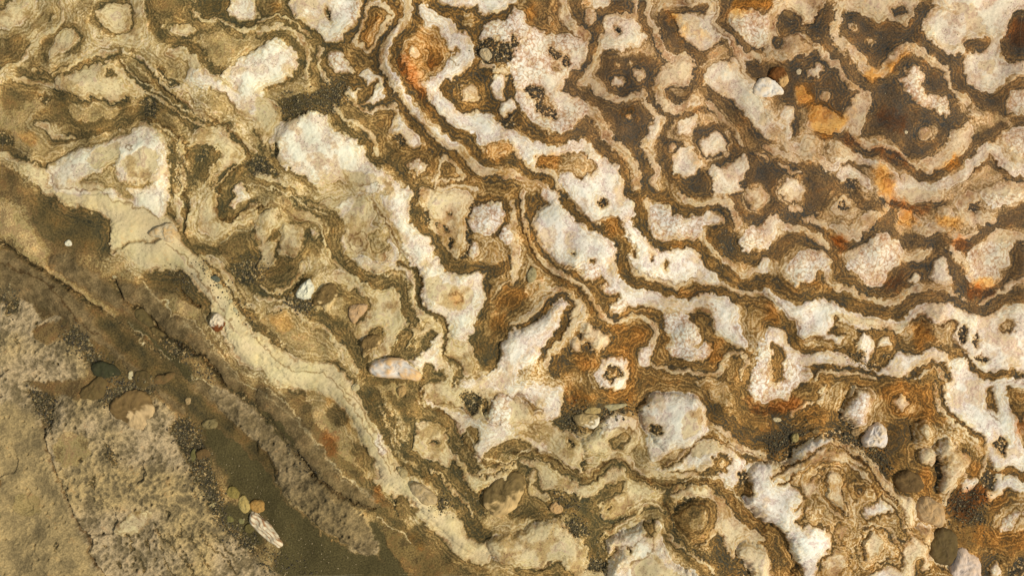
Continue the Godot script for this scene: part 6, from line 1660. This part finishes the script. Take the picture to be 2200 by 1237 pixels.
			var silt := clampf((w7 / tot) * 1.2, 0.0, 1.0)
			var flat := 0.3 * za + 0.6 * zb + 0.8 * zc + 0.8 * zd
			var h := hlut[clampi(int((maxf(stone_s, -0.06) + m * 0.07 + f * 0.03 + 0.4) * 141.67), 0, 255)] * (1.0 - silt) * flat
			h += 0.035 * flat * (1.0 - exp(-maxf(u9[j], 0.0) / 24.0))
			h += light * (cel[i] - 80) * 0.00007 * clampf(0.65 + m * 1.6, 0.15, 1.3) + light * f * 0.006
			h += (1.0 - light) * (1.0 - silt) * (g * 0.007 + f * 0.006)
			var fur := sin((y * 0.55 - x * 0.84) * 0.17 + m * 5.0 + f)
			var fz := clampf((y - 960.0) / 60.0, 0.0, 1.0) * clampf((x - 150.0) / 80.0, 0.0, 1.0)
			h += shelf * (0.006 * fur * (0.4 + fz) + (cel[i] - 100) * 0.00017 * (1.0 - 0.75 * sm) + f * 0.008 * (1.0 - 0.5 * sm) - 0.0012 * maxf(0.0, 46.0 - pit[i]) * clampf(m * 3.0 + 0.3, 0.0, 1.0))
			h += silt * (0.006 * sin((x * 0.8 + y * 0.35) * 0.16 + m * 7.0) * (0.5 + m) + f * 0.004 + g * 0.002)
			h += m * 0.022 * (1.0 - silt * 0.7) + (lg[i] - 128) * 0.0012
			h += u0[jh] * (1.0 - exp(-maxf(u10[jh], 0.0) / 10.0))
			h -= 0.075 * clampf(1.0 - u11[jh] / 5.0, 0.0, 1.0)
			hh[ry * TW + x] = h
	rows_col[task] = col
	rows_h[task] = hh

func colour_rock():
	var n := TH / ROWS
	rows_col.resize(n)
	rows_h.resize(n)
	var id := WorkerThreadPool.add_group_task(rock_rows, n)
	WorkerThreadPool.wait_for_group_task_completion(id)
	for i in n:
		hmap.append_array(rows_h[i])

func height_at(px: float, py: float) -> float:
	# the rock goes on beyond the surveyed plan as its mirror image
	var x := px if px >= 0.0 else -px
	x = x if x <= PW else 2.0 * PW - x
	var y := py if py >= 0.0 else -py
	y = y if y <= PH else 2.0 * PH - y
	var fx: float = clamp(x * TW / PW - 0.5, 0.0, TW - 1.001)
	var fy: float = clamp(y * TH / PH - 0.5, 0.0, TH - 1.001)
	var ix := int(fx)
	var iy := int(fy)
	fx -= ix
	fy -= iy
	var i := iy * TW + ix
	return lerpf(lerpf(hmap[i], hmap[i + 1], fx), lerpf(hmap[i + TW], hmap[i + TW + 1], fx), fy)

# ---------------------------------------------------------------- the ground as meshes
const PART_NAME := {"Z": "dark_hollow", "K": "dark_pit", "D": "dark_hollow", "B": "brown_patch", "T": "tan_patch", "C": "cream_patch", "W": "white_patch", "N": "veined_patch", "S": "sand", "G": "shelf_rock"}
const BAND_NAME := {"K": "dark_seam", "D": "dark_band", "B": "brown_band", "T": "tan_band", "C": "cream_band", "W": "white_band"}

func root_of(a: PackedInt32Array, i: int) -> int:
	while a[i] != i:
		i = a[i]
	return i

func build_ground():
	var nf := FEATURES.size()
	var par := PackedInt32Array()
	for i in nf:
		par.append(i)
	# an outline surveyed in two sheets is one patch
	for c in [256, 512, 768]:
		for r in FH:
			join_sheets(par, r * FW + c - 1, r * FW + c + 1)
	for r in [191, 192, 383, 384]:
		for c in FW:
			join_sheets(par, (r - 1) * FW + c, (r + 1) * FW + c)
	var bytes := PackedByteArray()
	for i in rows_col.size():
		bytes.append_array(rows_col[i])
	var im := Image.create_from_data(TW, TH, false, Image.FORMAT_RGB8, bytes)
	var mat := StandardMaterial3D.new()
	mat.albedo_texture = ImageTexture.create_from_image(im)
	mat.roughness = 0.93
	mat.metallic_specular = 0.25
	var xs := PackedFloat32Array()
	var ys := PackedFloat32Array()
	for i in GX + 1:
		xs.append(PW * i / GX)
	for i in GY + 1:
		ys.append(PH * i / GY)
	var nx := GX + 1
	var vert := PackedVector3Array()
	var hs := PackedFloat32Array()
	vert.resize(nx * (GY + 1))
	hs.resize(nx * (GY + 1))
	for y in GY + 1:
		for x in nx:
			var h := height_at(xs[x], ys[y])
			hs[y * nx + x] = h
			vert[y * nx + x] = Vector3((xs[x] - PW * 0.5) * CM, h, (ys[y] - PH * 0.5) * CM)
	var norm := PackedVector3Array()
	norm.resize(nx * (GY + 1))
	var dx := PW / GX * CM
	var dy := PH / GY * CM
	for y in GY + 1:
		for x in nx:
			var i := y * nx + x
			var a := hs[i + 1] - hs[i - 1] if x > 0 and x < GX else 0.0
			var b := hs[i + nx] - hs[i - nx] if y > 0 and y < GY else 0.0
			norm[i] = Vector3(-a / (2.0 * dx), 1.0, -b / (2.0 * dy)).normalized()
	var buckets := {}
	var wx: PackedByteArray = nz["wx"]
	var wy: PackedByteArray = nz["wy"]
	for y in GY:
		for x in GX:
			var tx := int((x + 0.5) * TW / GX)
			var ty := int((y + 0.5) * TH / GY)
			var ti := ty * TW + tx
			tx = clampi(tx + int((wx[ti] - 128) * WARP), 0, TW - 1)
			ty = clampi(ty + int((wy[ti] - 128) * WARP), 0, TH - 1)
			var f: int = fid[(ty >> 1) * FW + (tx >> 1)]
			if f >= 0:
				f = root_of(par, f)
			if not buckets.has(f):
				buckets[f] = PackedInt32Array()
			buckets[f].append(y * nx + x)
	var small := []
	for f in buckets:
		if f >= 0 and buckets[f].size() < 30:
			small.append(f)
	if not buckets.has(-1):
		buckets[-1] = PackedInt32Array()
	for f in small:
		buckets[-1].append_array(buckets[f])
		buckets.erase(f)
	var ground := ground_node("rock_ground", "banded brown, tan and white weathered rock covering most of the view")
	var shelf := ground_node("shelf_ground", "pitted tan rock shelf with a long crack beside the olive sand")
	var silt := ground_node("sand_ground", "smooth dark olive sand filling the channel between shelf and slabs")
	var remap := PackedInt32Array()
	remap.resize(vert.size())
	remap.fill(-1)
	var keys := buckets.keys()
	keys.sort()
	for f in keys:
		var quads: PackedInt32Array = buckets[f]
		var v := PackedVector3Array()
		var nr := PackedVector3Array()
		var uv := PackedVector2Array()
		var ix := PackedInt32Array()
		var used := PackedInt32Array()
		for q in quads:
			for c in [q, q + 1, q + nx, q + nx + 1]:
				if remap[c] < 0:
					remap[c] = v.size()
					used.append(c)
					v.append(vert[c])
					nr.append(norm[c])
					uv.append(Vector2(float(c % nx) / GX, float(c / nx) / GY))
			ix.append(remap[q]); ix.append(remap[q + 1]); ix.append(remap[q + nx])
			ix.append(remap[q + 1]); ix.append(remap[q + nx + 1]); ix.append(remap[q + nx])
		for c in used:
			remap[c] = -1
		var called := "bedrock"
		var under := ground
		if f >= 0:
			var k: String = FEATURES[f][0]
			called = BAND_NAME[k] if FEATURES[f][1] > 0 else PART_NAME[k]
			if k == "S":
				under = silt
			elif k == "G":
				under = shelf
		patch(called, v, nr, uv, ix, mat, under)
	# the same rock goes on beyond the edges of the surveyed plan
	for e in [[-360, 0, -360, PH + 360], [PW, PW + 360, -360, PH + 360], [0, PW, -360, 0], [0, PW, PH, PH + 360]]:
		margin(e[0], e[1], e[2], e[3], mat, ground)

func join_sheets(par: PackedInt32Array, a: int, b: int):
	var fa := fid[a]
	var fb := fid[b]
	if fa < 0 or fb < 0 or fa == fb or FEATURES[fa][0] != FEATURES[fb][0] or (FEATURES[fa][1] > 0) != (FEATURES[fb][1] > 0):
		return
	var ra := root_of(par, fa)
	var rb := root_of(par, fb)
	par[maxi(ra, rb)] = mini(ra, rb)

func ground_node(called: String, label: String) -> Node3D:
	var o := Node3D.new()
	o.name = called
	o.set_meta("kind", "structure")
	o.set_meta("label", label)
	o.set_meta("category", "ground")
	add_child(o)
	return o

func patch(called: String, v: PackedVector3Array, nr: PackedVector3Array, uv: PackedVector2Array, ix: PackedInt32Array, mat: Material, under: Node3D):
	var arr := []
	arr.resize(Mesh.ARRAY_MAX)
	arr[Mesh.ARRAY_VERTEX] = v
	arr[Mesh.ARRAY_NORMAL] = nr
	arr[Mesh.ARRAY_TEX_UV] = uv
	arr[Mesh.ARRAY_INDEX] = ix
	var mesh := ArrayMesh.new()
	mesh.add_surface_from_arrays(Mesh.PRIMITIVE_TRIANGLES, arr)
	mesh.surface_set_material(0, mat)
	var o := MeshInstance3D.new()
	o.name = called
	o.mesh = mesh
	under.add_child(o, true)

func margin(x0: float, x1: float, y0: float, y1: float, mat: Material, under: Node3D):
	var nx := maxi(24, int((x1 - x0) / 9.0))
	var ny := maxi(24, int((y1 - y0) / 9.0))
	var v := PackedVector3Array()
	var nr := PackedVector3Array()
	var uv := PackedVector2Array()
	var ix := PackedInt32Array()
	for y in ny + 1:
		for x in nx + 1:
			var px := lerpf(x0, x1, float(x) / nx)
			var py := lerpf(y0, y1, float(y) / ny)
			v.append(Vector3((px - PW * 0.5) * CM, height_at(px, py), (py - PH * 0.5) * CM))
			nr.append(Vector3((height_at(px - 6, py) - height_at(px + 6, py)) / 0.12, 1.0, (height_at(px, py - 6) - height_at(px, py + 6)) / 0.12).normalized())
			var ux := absf(px) if px <= PW else 2.0 * PW - px
			var uy := absf(py) if py <= PH else 2.0 * PH - py
			uv.append(Vector2(ux / PW, uy / PH))
	for y in ny:
		for x in nx:
			var q := y * (nx + 1) + x
			ix.append(q); ix.append(q + 1); ix.append(q + nx + 1)
			ix.append(q + 1); ix.append(q + nx + 2); ix.append(q + nx + 1)
	patch("bedrock", v, nr, uv, ix, mat, under)

# ---------------------------------------------------------------- loose stones
var stone_mat: StandardMaterial3D

func build_stone(s: Array):
	if stone_mat == null:
		stone_mat = StandardMaterial3D.new()
		stone_mat.vertex_color_use_as_albedo = true
		stone_mat.roughness = 0.92
		stone_mat.metallic_specular = 0.25
	var p := rounded(s[7], true)
	var n := p.size() / 2
	var mid := Vector2.ZERO
	for i in n:
		mid += Vector2(p[2 * i], p[2 * i + 1]) / n
	var low := 1e9
	var high := -1e9
	var size := 0.0
	for i in n:
		var h := height_at(p[2 * i], p[2 * i + 1])
		low = min(low, h)
		high = max(high, h)
		size = max(size, mid.distance_to(Vector2(p[2 * i], p[2 * i + 1])))
	var base := height_at(mid.x, mid.y)
	base = minf(base, (low + high) * 0.5) - 0.22 * s[3]
	var hgt: float = s[3] * 0.85
	var nzs := FastNoiseLite.new()
	nzs.seed = int(mid.x * 7.0 + mid.y)
	nzs.noise_type = FastNoiseLite.TYPE_SIMPLEX_SMOOTH
	nzs.frequency = 1.6 / size
	nzs.fractal_octaves = 4
	var ca := Color8(s[4][0], s[4][1], s[4][2]).srgb_to_linear()
	var cb := Color8(s[5][0], s[5][1], s[5][2]).srgb_to_linear()
	var prof := [[0.9, -0.35], [0.98, 0.0], [1.02, 0.2], [1.0, 0.42], [0.96, 0.6], [0.9, 0.74], [0.83, 0.83], [0.75, 0.89], [0.67, 0.93], [0.58, 0.96], [0.49, 0.98], [0.4, 0.99], [0.3, 1.0], [0.2, 1.0], [0.1, 1.0]]
	var v := PackedVector3Array()
	var col := PackedColorArray()
	var mix := PackedFloat32Array()
	var ix := PackedInt32Array()
	for ring in prof.size() + 1:
		var top := ring == prof.size()
		for i in (1 if top else n):
			var pr: Array = [0.0, 1.01] if top else prof[ring]
			var e: Vector2 = mid + (Vector2(p[2 * i], p[2 * i + 1]) - mid) * pr[0]
			var yy: float = pr[1] * hgt * 100.0
			var bump := nzs.get_noise_3d(e.x, yy, e.y)
			var fine := nzs.get_noise_3d(e.x * 2.6, yy * 2.6, e.y * 2.6)
			var out: Vector2 = (e - mid).normalized() if not top else Vector2.ZERO
			e += out * (bump * 0.1 * size + fine * 0.05 * size) * (1.0 if ring < 5 else 0.0)
			yy *= 1.0 + 0.34 * bump + 0.13 * fine
			v.append(Vector3((e.x - mid.x) * CM, yy * CM, (e.y - mid.y) * CM))
			var t := clampf(0.5 + bump * 1.6 + fine * 1.2, 0.0, 1.0)
			if s[6] == 1:
				# two rock types meet along an uneven line
				t = clampf(((e - mid).dot(Vector2(0.45, 0.9)) / size + bump * 0.5 + fine * 0.3 - 0.22) * 6.0, 0.0, 1.0)
			elif s[6] == 2:
				var across: float = (e - mid).dot(Vector2(0.73, -0.68)) + bump * 5.0
				t = clampf(sin(across * 0.85) * 1.4 - 0.5 + fine * 0.6, 0.0, 1.0)
			mix.append(t)
			var c := ca.lerp(cb, t)
			var k := 1.0 + fine * 0.55 + bump * 0.3
			col.append(Color(c.r * k, c.g * k, c.b * k))
	for ring in prof.size():
		for i in n:
			var a := ring * n + i
			var b := ring * n + (i + 1) % n
			if ring == prof.size() - 1:
				ix.append(a); ix.append(b); ix.append(prof.size() * n)
			else:
				ix.append(a); ix.append(b); ix.append(a + n)
				ix.append(b); ix.append(b + n); ix.append(a + n)
	# normals of the whole stone, shared by its parts
	var nrm := PackedVector3Array()
	nrm.resize(v.size())
	var turn := poly_turn(p) > 0.0
	for k in ix.size() / 3:
		var fn := (v[ix[3 * k + 2]] - v[ix[3 * k]]).cross(v[ix[3 * k + 1]] - v[ix[3 * k]]) * (1.0 if turn else -1.0)
		for c in 3:
			nrm[ix[3 * k + c]] += fn
	var names := [""]
	if s[6] == 1:
		names = ["main_rock", "pale_edge" if ca.v < cb.v else "stained_cap"]
	elif s[6] == 2:
		names = ["cream_layer", "rust_layer"]
	var root: Node3D = MeshInstance3D.new() if s[6] == 0 else Node3D.new()
	root.name = numbered(s[0])
	root.position = Vector3((mid.x - PW * 0.5) * CM, base, (mid.y - PH * 0.5) * CM)
	root.set_meta("label", s[1])
	root.set_meta("category", s[2])
	add_child(root)
	var nt := ix.size() / 3
	var side := PackedByteArray()
	for k in nt:
		side.append(1 if names.size() > 1 and (mix[ix[3 * k]] + mix[ix[3 * k + 1]] + mix[ix[3 * k + 2]]) / 3.0 > 0.5 else 0)
	var pieces := {}
	for turn_no in 3:
		pieces = pieces_of(ix, side, v.size())
		var tiny := false
		for key in pieces:
			if pieces[key].size() < 40 and pieces.size() > 1:
				tiny = true
				for k in pieces[key]:
					side[k] = 1 - side[k]
		if not tiny:
			break
	for key in pieces:
		var pv := PackedVector3Array()
		var pn := PackedVector3Array()
		var pc := PackedColorArray()
		for k in pieces[key]:
			var fnorm := ((v[ix[3 * k + 2]] - v[ix[3 * k]]).cross(v[ix[3 * k + 1]] - v[ix[3 * k]]) * (1.0 if turn else -1.0)).normalized()
			for c in ([0, 1, 2] if turn else [0, 2, 1]):
				var w: int = ix[3 * k + c]
				pv.append(v[w])
				pn.append((nrm[w].normalized() * 0.45 + fnorm * 0.55).normalized())
				pc.append(col[w])
		var arr := []
		arr.resize(Mesh.ARRAY_MAX)
		arr[Mesh.ARRAY_VERTEX] = pv
		arr[Mesh.ARRAY_NORMAL] = pn
		arr[Mesh.ARRAY_COLOR] = pc
		var mesh := ArrayMesh.new()
		mesh.add_surface_from_arrays(Mesh.PRIMITIVE_TRIANGLES, arr)
		mesh.surface_set_material(0, stone_mat)
		if s[6] == 0:
			root.mesh = mesh
		else:
			var o := MeshInstance3D.new()
			o.name = names[side[pieces[key][0]]]
			o.mesh = mesh
			root.add_child(o, true)

func pieces_of(ix: PackedInt32Array, side: PackedByteArray, nv: int) -> Dictionary:
	var par := PackedInt32Array()
	for i in nv * 2:
		par.append(i)
	for k in side.size():
		var a := root_of(par, ix[3 * k] + nv * side[k])
		for c in [1, 2]:
			var b := root_of(par, ix[3 * k + c] + nv * side[k])
			par[maxi(a, b)] = mini(a, b)
			a = mini(a, b)
	var out := {}
	for k in side.size():
		var a := root_of(par, ix[3 * k] + nv * side[k])
		if not out.has(a):
			out[a] = []
		out[a].append(k)
	return out

func poly_turn(p: Array) -> float:
	var a := 0.0
	var n := p.size() / 2
	for i in n:
		var j := (i + 1) % n
		a += p[2 * i] * p[2 * j + 1] - p[2 * j] * p[2 * i + 1]
	return a

func build_gravel():
	var meshes := []
	for k in 3:
		var st := SurfaceTool.new()
		var sp := SphereMesh.new()
		sp.radius = 0.5
		sp.height = 0.8
		sp.radial_segments = 6
		sp.rings = 3
		var ar := sp.get_mesh_arrays()
		var vv: PackedVector3Array = ar[Mesh.ARRAY_VERTEX]
		var ii: PackedInt32Array = ar[Mesh.ARRAY_INDEX]
		var nzs := FastNoiseLite.new()
		nzs.seed = 50 + k
		nzs.frequency = 1.3
		st.begin(Mesh.PRIMITIVE_TRIANGLES)
		st.set_smooth_group(-1)
		for i in ii:
			var w := vv[i]
			st.add_vertex(w * (1.0 + 0.55 * nzs.get_noise_3dv(w * 1.3)))
		st.generate_normals()
		var m := st.commit()
		var mat := StandardMaterial3D.new()
		mat.albedo_color = Color(1, 1, 1)
		mat.vertex_color_use_as_albedo = true
		mat.roughness = 0.9
		m.surface_set_material(0, mat)
		meshes.append(m)
	var tones := [[70, 62, 42], [92, 82, 54], [112, 100, 66], [60, 54, 40], [140, 124, 84], [84, 72, 46], [100, 86, 56], [78, 68, 46]]
	var rng := RandomNumberGenerator.new()
	rng.seed = 4711
	for gi in GRAVELS.size():
		var gv: Array = GRAVELS[gi]
		var poly := PackedVector2Array()
		var lo := Vector2(1e9, 1e9)
		var hi := -lo
		for i in gv[3].size() / 2:
			var q := Vector2(gv[3][2 * i], gv[3][2 * i + 1])
			poly.append(q)
			lo = lo.min(q)
			hi = hi.max(q)
		var where := []
		var guard := 0
		while where.size() < gv[1] * 1.6 and guard < gv[1] * 60:
			guard += 1
			var q := Vector2(rng.randf_range(lo.x - 20, hi.x + 20), rng.randf_range(lo.y - 20, hi.y + 20))
			if Geometry2D.is_point_in_polygon(q + Vector2(rng.randfn(0, 9), rng.randfn(0, 9)), poly):
				where.append(q)
		var mm := MultiMesh.new()
		mm.transform_format = MultiMesh.TRANSFORM_3D
		mm.use_colors = true
		mm.mesh = meshes[gi % 3]
		mm.instance_count = where.size()
		for i in where.size():
			var q: Vector2 = where[i]
			var sz: float = gv[2] * CM * (0.55 + 1.9 * pow(rng.randf(), 3.0)) * 0.95
			var b := Basis.from_euler(Vector3(rng.randf() * 6.3, rng.randf() * 6.3, rng.randf() * 6.3)) .scaled(Vector3(sz, sz * 0.75, sz * rng.randf_range(0.7, 1.3)))
			mm.set_instance_transform(i, Transform3D(b, Vector3((q.x - PW * 0.5) * CM, height_at(q.x, q.y) + sz * 0.18, (q.y - PH * 0.5) * CM)))
			var t: Array = tones[rng.randi() % tones.size()] if not gv[0].begins_with("pale") else [176, 156, 116]
			mm.set_instance_color(i, Color8(t[0], t[1], t[2]).srgb_to_linear())
		var o := MultiMeshInstance3D.new()
		o.name = numbered("gravel")
		o.multimesh = mm
		o.set_meta("kind", "stuff")
		o.set_meta("label", gv[0])
		o.set_meta("category", "gravel")
		add_child(o)
